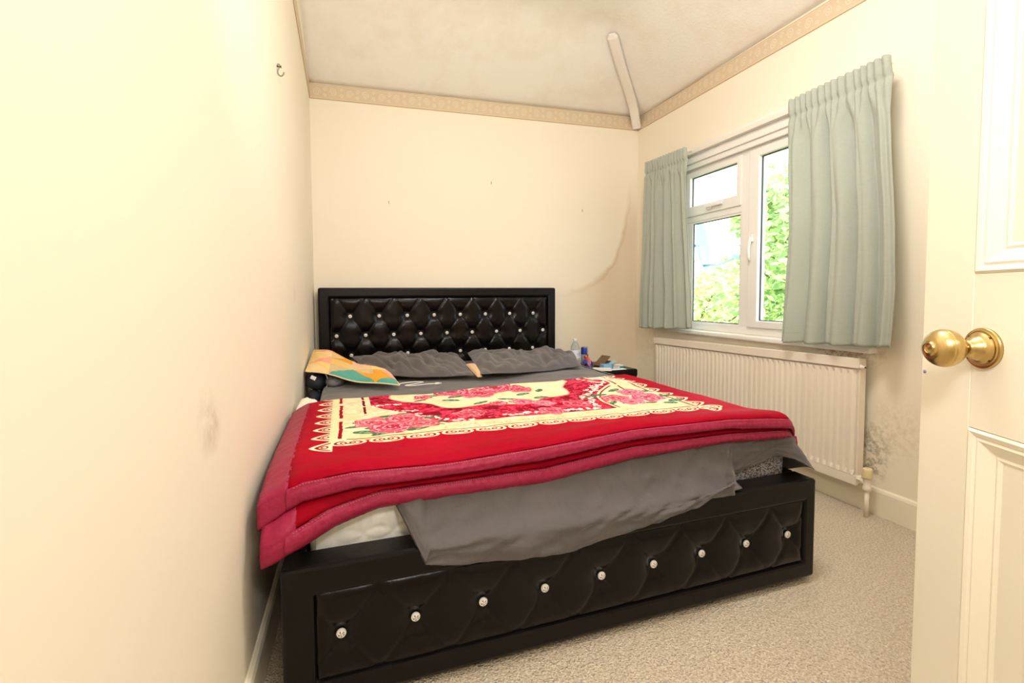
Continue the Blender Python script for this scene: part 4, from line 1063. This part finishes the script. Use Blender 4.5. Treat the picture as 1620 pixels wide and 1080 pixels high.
curtain('wider pale green curtain hanging on the door side of the window', (-1.950, -1.482), (-2.035, -1.500), (-2.008, -1.454), (1.952, 1.945), (.762, .738), [], 4, 0)
def rail():
    e = empty('curtain_rail', (W-.04, -1.1, 1.93)); tag(e, 'white curtain rail across the top of the window, behind the curtain headings', 'curtain rail')
    bm = bmesh.new(); box(bm, (-.010, -.72, -.014), (.004, .72, .014), .003, 2); bm_obj('track', bm, M_rail, e)
    for y in (-.66, .66): box_obj('bracket', (.0, y-.012, -.010), (.040, y+.012, .010), M_rail, e, .002)
    for y in (-.72, .72): lathe('end_cap', [(.013, 0), (.013, .012), (0, .014)], M_rail, e, (-.003, y-(.0 if y > 0 else -.0), 0), (0, 1 if y > 0 else -1, 0), 12)
rail()

# ------------------------------------------------------------------ picture hooks
def hook(loc, nrm, label, s=1.0, rotx=0):
    nrm = Vector(nrm); e = empty('picture_hook', loc); tag(e, label, 'hook', 'bare picture hooks on the walls')
    sd = Vector((0, 0, 1)).cross(nrm)
    P = [(0, .008, .001), (0, .012, .003), (0, .010, .006), (0, .004, .005), (0, -.004, .002), (0, -.012, .003), (0, -.016, .008), (0, -.013, .013), (0, -.006, .016)]
    tube('wire_hook', [nrm*(c*s)+Vector((0, 0, b*s))+sd*a for a, b, c in catmull(P, 4)], .0016*s, M_steel, e, 6)
    lathe('nail', [(.0016*s, -.004), (.0016*s, .008*s), (.0034*s, .0085*s), (.0034*s, .0098*s), (0, .010*s)], M_dark, e, (0, 0, .006*s), nrm, 8)
hook((.4921, 0, 1.6274), (0, -1, 0), 'bare picture hook on the back wall above the left half of the headboard', .7)
hook((1.2264, 0, 1.8087), (0, -1, 0), 'highest bare picture hook on the back wall, above the right half of the headboard', .7)
hook((1.9657, 0, 1.6426), (0, -1, 0), 'bare picture hook on the back wall right of the headboard, near the damp mark', .7)
hook((0, -1.434, 1.8095), (1, 0, 0), 'large curled picture hook high on the left wall', 1.5)

# ------------------------------------------------------------------ outside
def satellite():
    e = empty('satellite_dish', (W+.09, .30, 1.18)); lo = Vector((W+.09, .30, 1.18)); tag(e, 'grey satellite dish with its receiver arm, outside the window', 'satellite dish')
    m = simple('dish_grey', '8FA8B2', .5); c = Vector((3.20, .125, 1.42)); ax = Vector((.60, -.78, .12)).normalized(); q = ax.to_track_quat('Z', 'Y')
    V, F = grid(36, 8, lambda i, j: c+q @ Vector((.23*j*cos(2*pi*i), .23*j*sin(2*pi*i), .9*(j*.23)**2-.03))-lo, True); o = mesh_obj('reflector', V, F, m, e, True); solid(o, .004)
    tip = Vector((3.20, -.30, 1.285)); tube('arm', [c+Vector((0, .02, -.18))-lo, Vector((3.2, -.08, 1.232))-lo, tip-lo], .010, m, e, 8)
    lathe('receiver', [(.018, -.03), (.024, 0), (.024, .03), (.016, .045)], m, e, tip-lo, (-.2, .9, .2), 12)
    tube('mount', [Vector((W+.086, .12, 1.40))-lo, Vector((2.90, .22, 1.40))-lo, c+Vector((0, .03, 0))-lo], .014, m, e, 8)
satellite()
struct(box_obj('ground', (W+.3, -14, -3.1), (30, 26, -3.0), simple('lawn', '7C9850', .9, var=.8)))
def tree(label, x, y, h, r, cols, seed, n=5200, ls=.11):
    rnd = random.Random(seed); e = empty('tree', (x, y, -3.0)); tag(e, label, 'tree', 'trees seen through the window')
    bark = simple('bark', '6E5E48', .9, bscale=20, bstr=.5)
    tube('trunk', [(0, 0, 0), (.1, .05, h*.3), (-.05, .1, h*.6), (0, 0, h*.85)], lambda k: .16*(1-.75*k), bark, e, 8)
    for k in range(9):
        a = k*2.4; z = h*(.35+.055*k); tube('branch', [(0, 0, z), (r*.4*cos(a), r*.4*sin(a), z+.3), (r*.85*cos(a), r*.85*sin(a), z+.6+.1*k % .3)], lambda q: .05*(1-.8*q), bark, e, 6)
    lobes = []
    for k in range(26):
        a = rnd.uniform(0, 2*pi); q = rnd.uniform(.15, .75)*r; z = h*rnd.uniform(.35, .92); lobes.append((q*cos(a), q*sin(a), z, rnd.uniform(.28, .5)*r))
    V = []; F = []; FM = []
    for k in range(n):
        lx, ly, lz, lr = rnd.choice(lobes); d = Vector((rnd.gauss(0, 1), rnd.gauss(0, 1), rnd.gauss(0, 1))).normalized()*lr*rnd.uniform(.55, 1.05)
        c = Vector((lx, ly, lz))+d; u = Vector((rnd.gauss(0, 1), rnd.gauss(0, 1), rnd.gauss(0, .6))).normalized(); w_ = u.orthogonal().normalized(); w_.rotate(Matrix.Rotation(rnd.uniform(0, 6), 3, u)); s = ls*rnd.uniform(.6, 1.3)
        b = len(V); V += [c-u*s, c+w_*s*.45, c+u*s, c-w_*s*.45]; F.append((b, b+1, b+2, b+3)); FM.append(rnd.randrange(len(cols)))
    o = mesh_obj('foliage', V, F, None, e, mats=cols, fm=FM); o['kind'] = 'stuff'
def leafm(name, col):
    t = NT(name); t.color(S(col)); t.setin('Roughness', .6); tl = t.n('ShaderNodeBsdfTranslucent'); tl.inputs[0].default_value = S(col); mx = t.n('ShaderNodeMixShader'); mx.inputs[0].default_value = .4
    t.l(t.b.outputs[0], mx.inputs[1]); t.l(tl.outputs[0], mx.inputs[2]); t.l(mx.outputs[0], t.out.inputs[0]); return t.m
G1 = [leafm('leaf_green', 'A6C27E'), leafm('leaf_light', 'C6DA96'), leafm('leaf_mid', '93B474')]
G2 = [leafm('leaf_lime', 'D2DE92'), leafm('leaf_yellow', 'DCE4AC'), leafm('leaf_olive', 'B4C680')]
tree('tall green tree filling the right-hand pane', 9.2, 4.2, 6.7, 1.7, G1, 3, 9000)
tree('yellow-green bushy tree low in the window', 9.6, 7.6, 4.6, 1.6, G2, 5, 9000, .09)
tree('pale green tree behind the satellite dish', 14.5, 9.5, 5.6, 2.2, G2, 8, 8000)
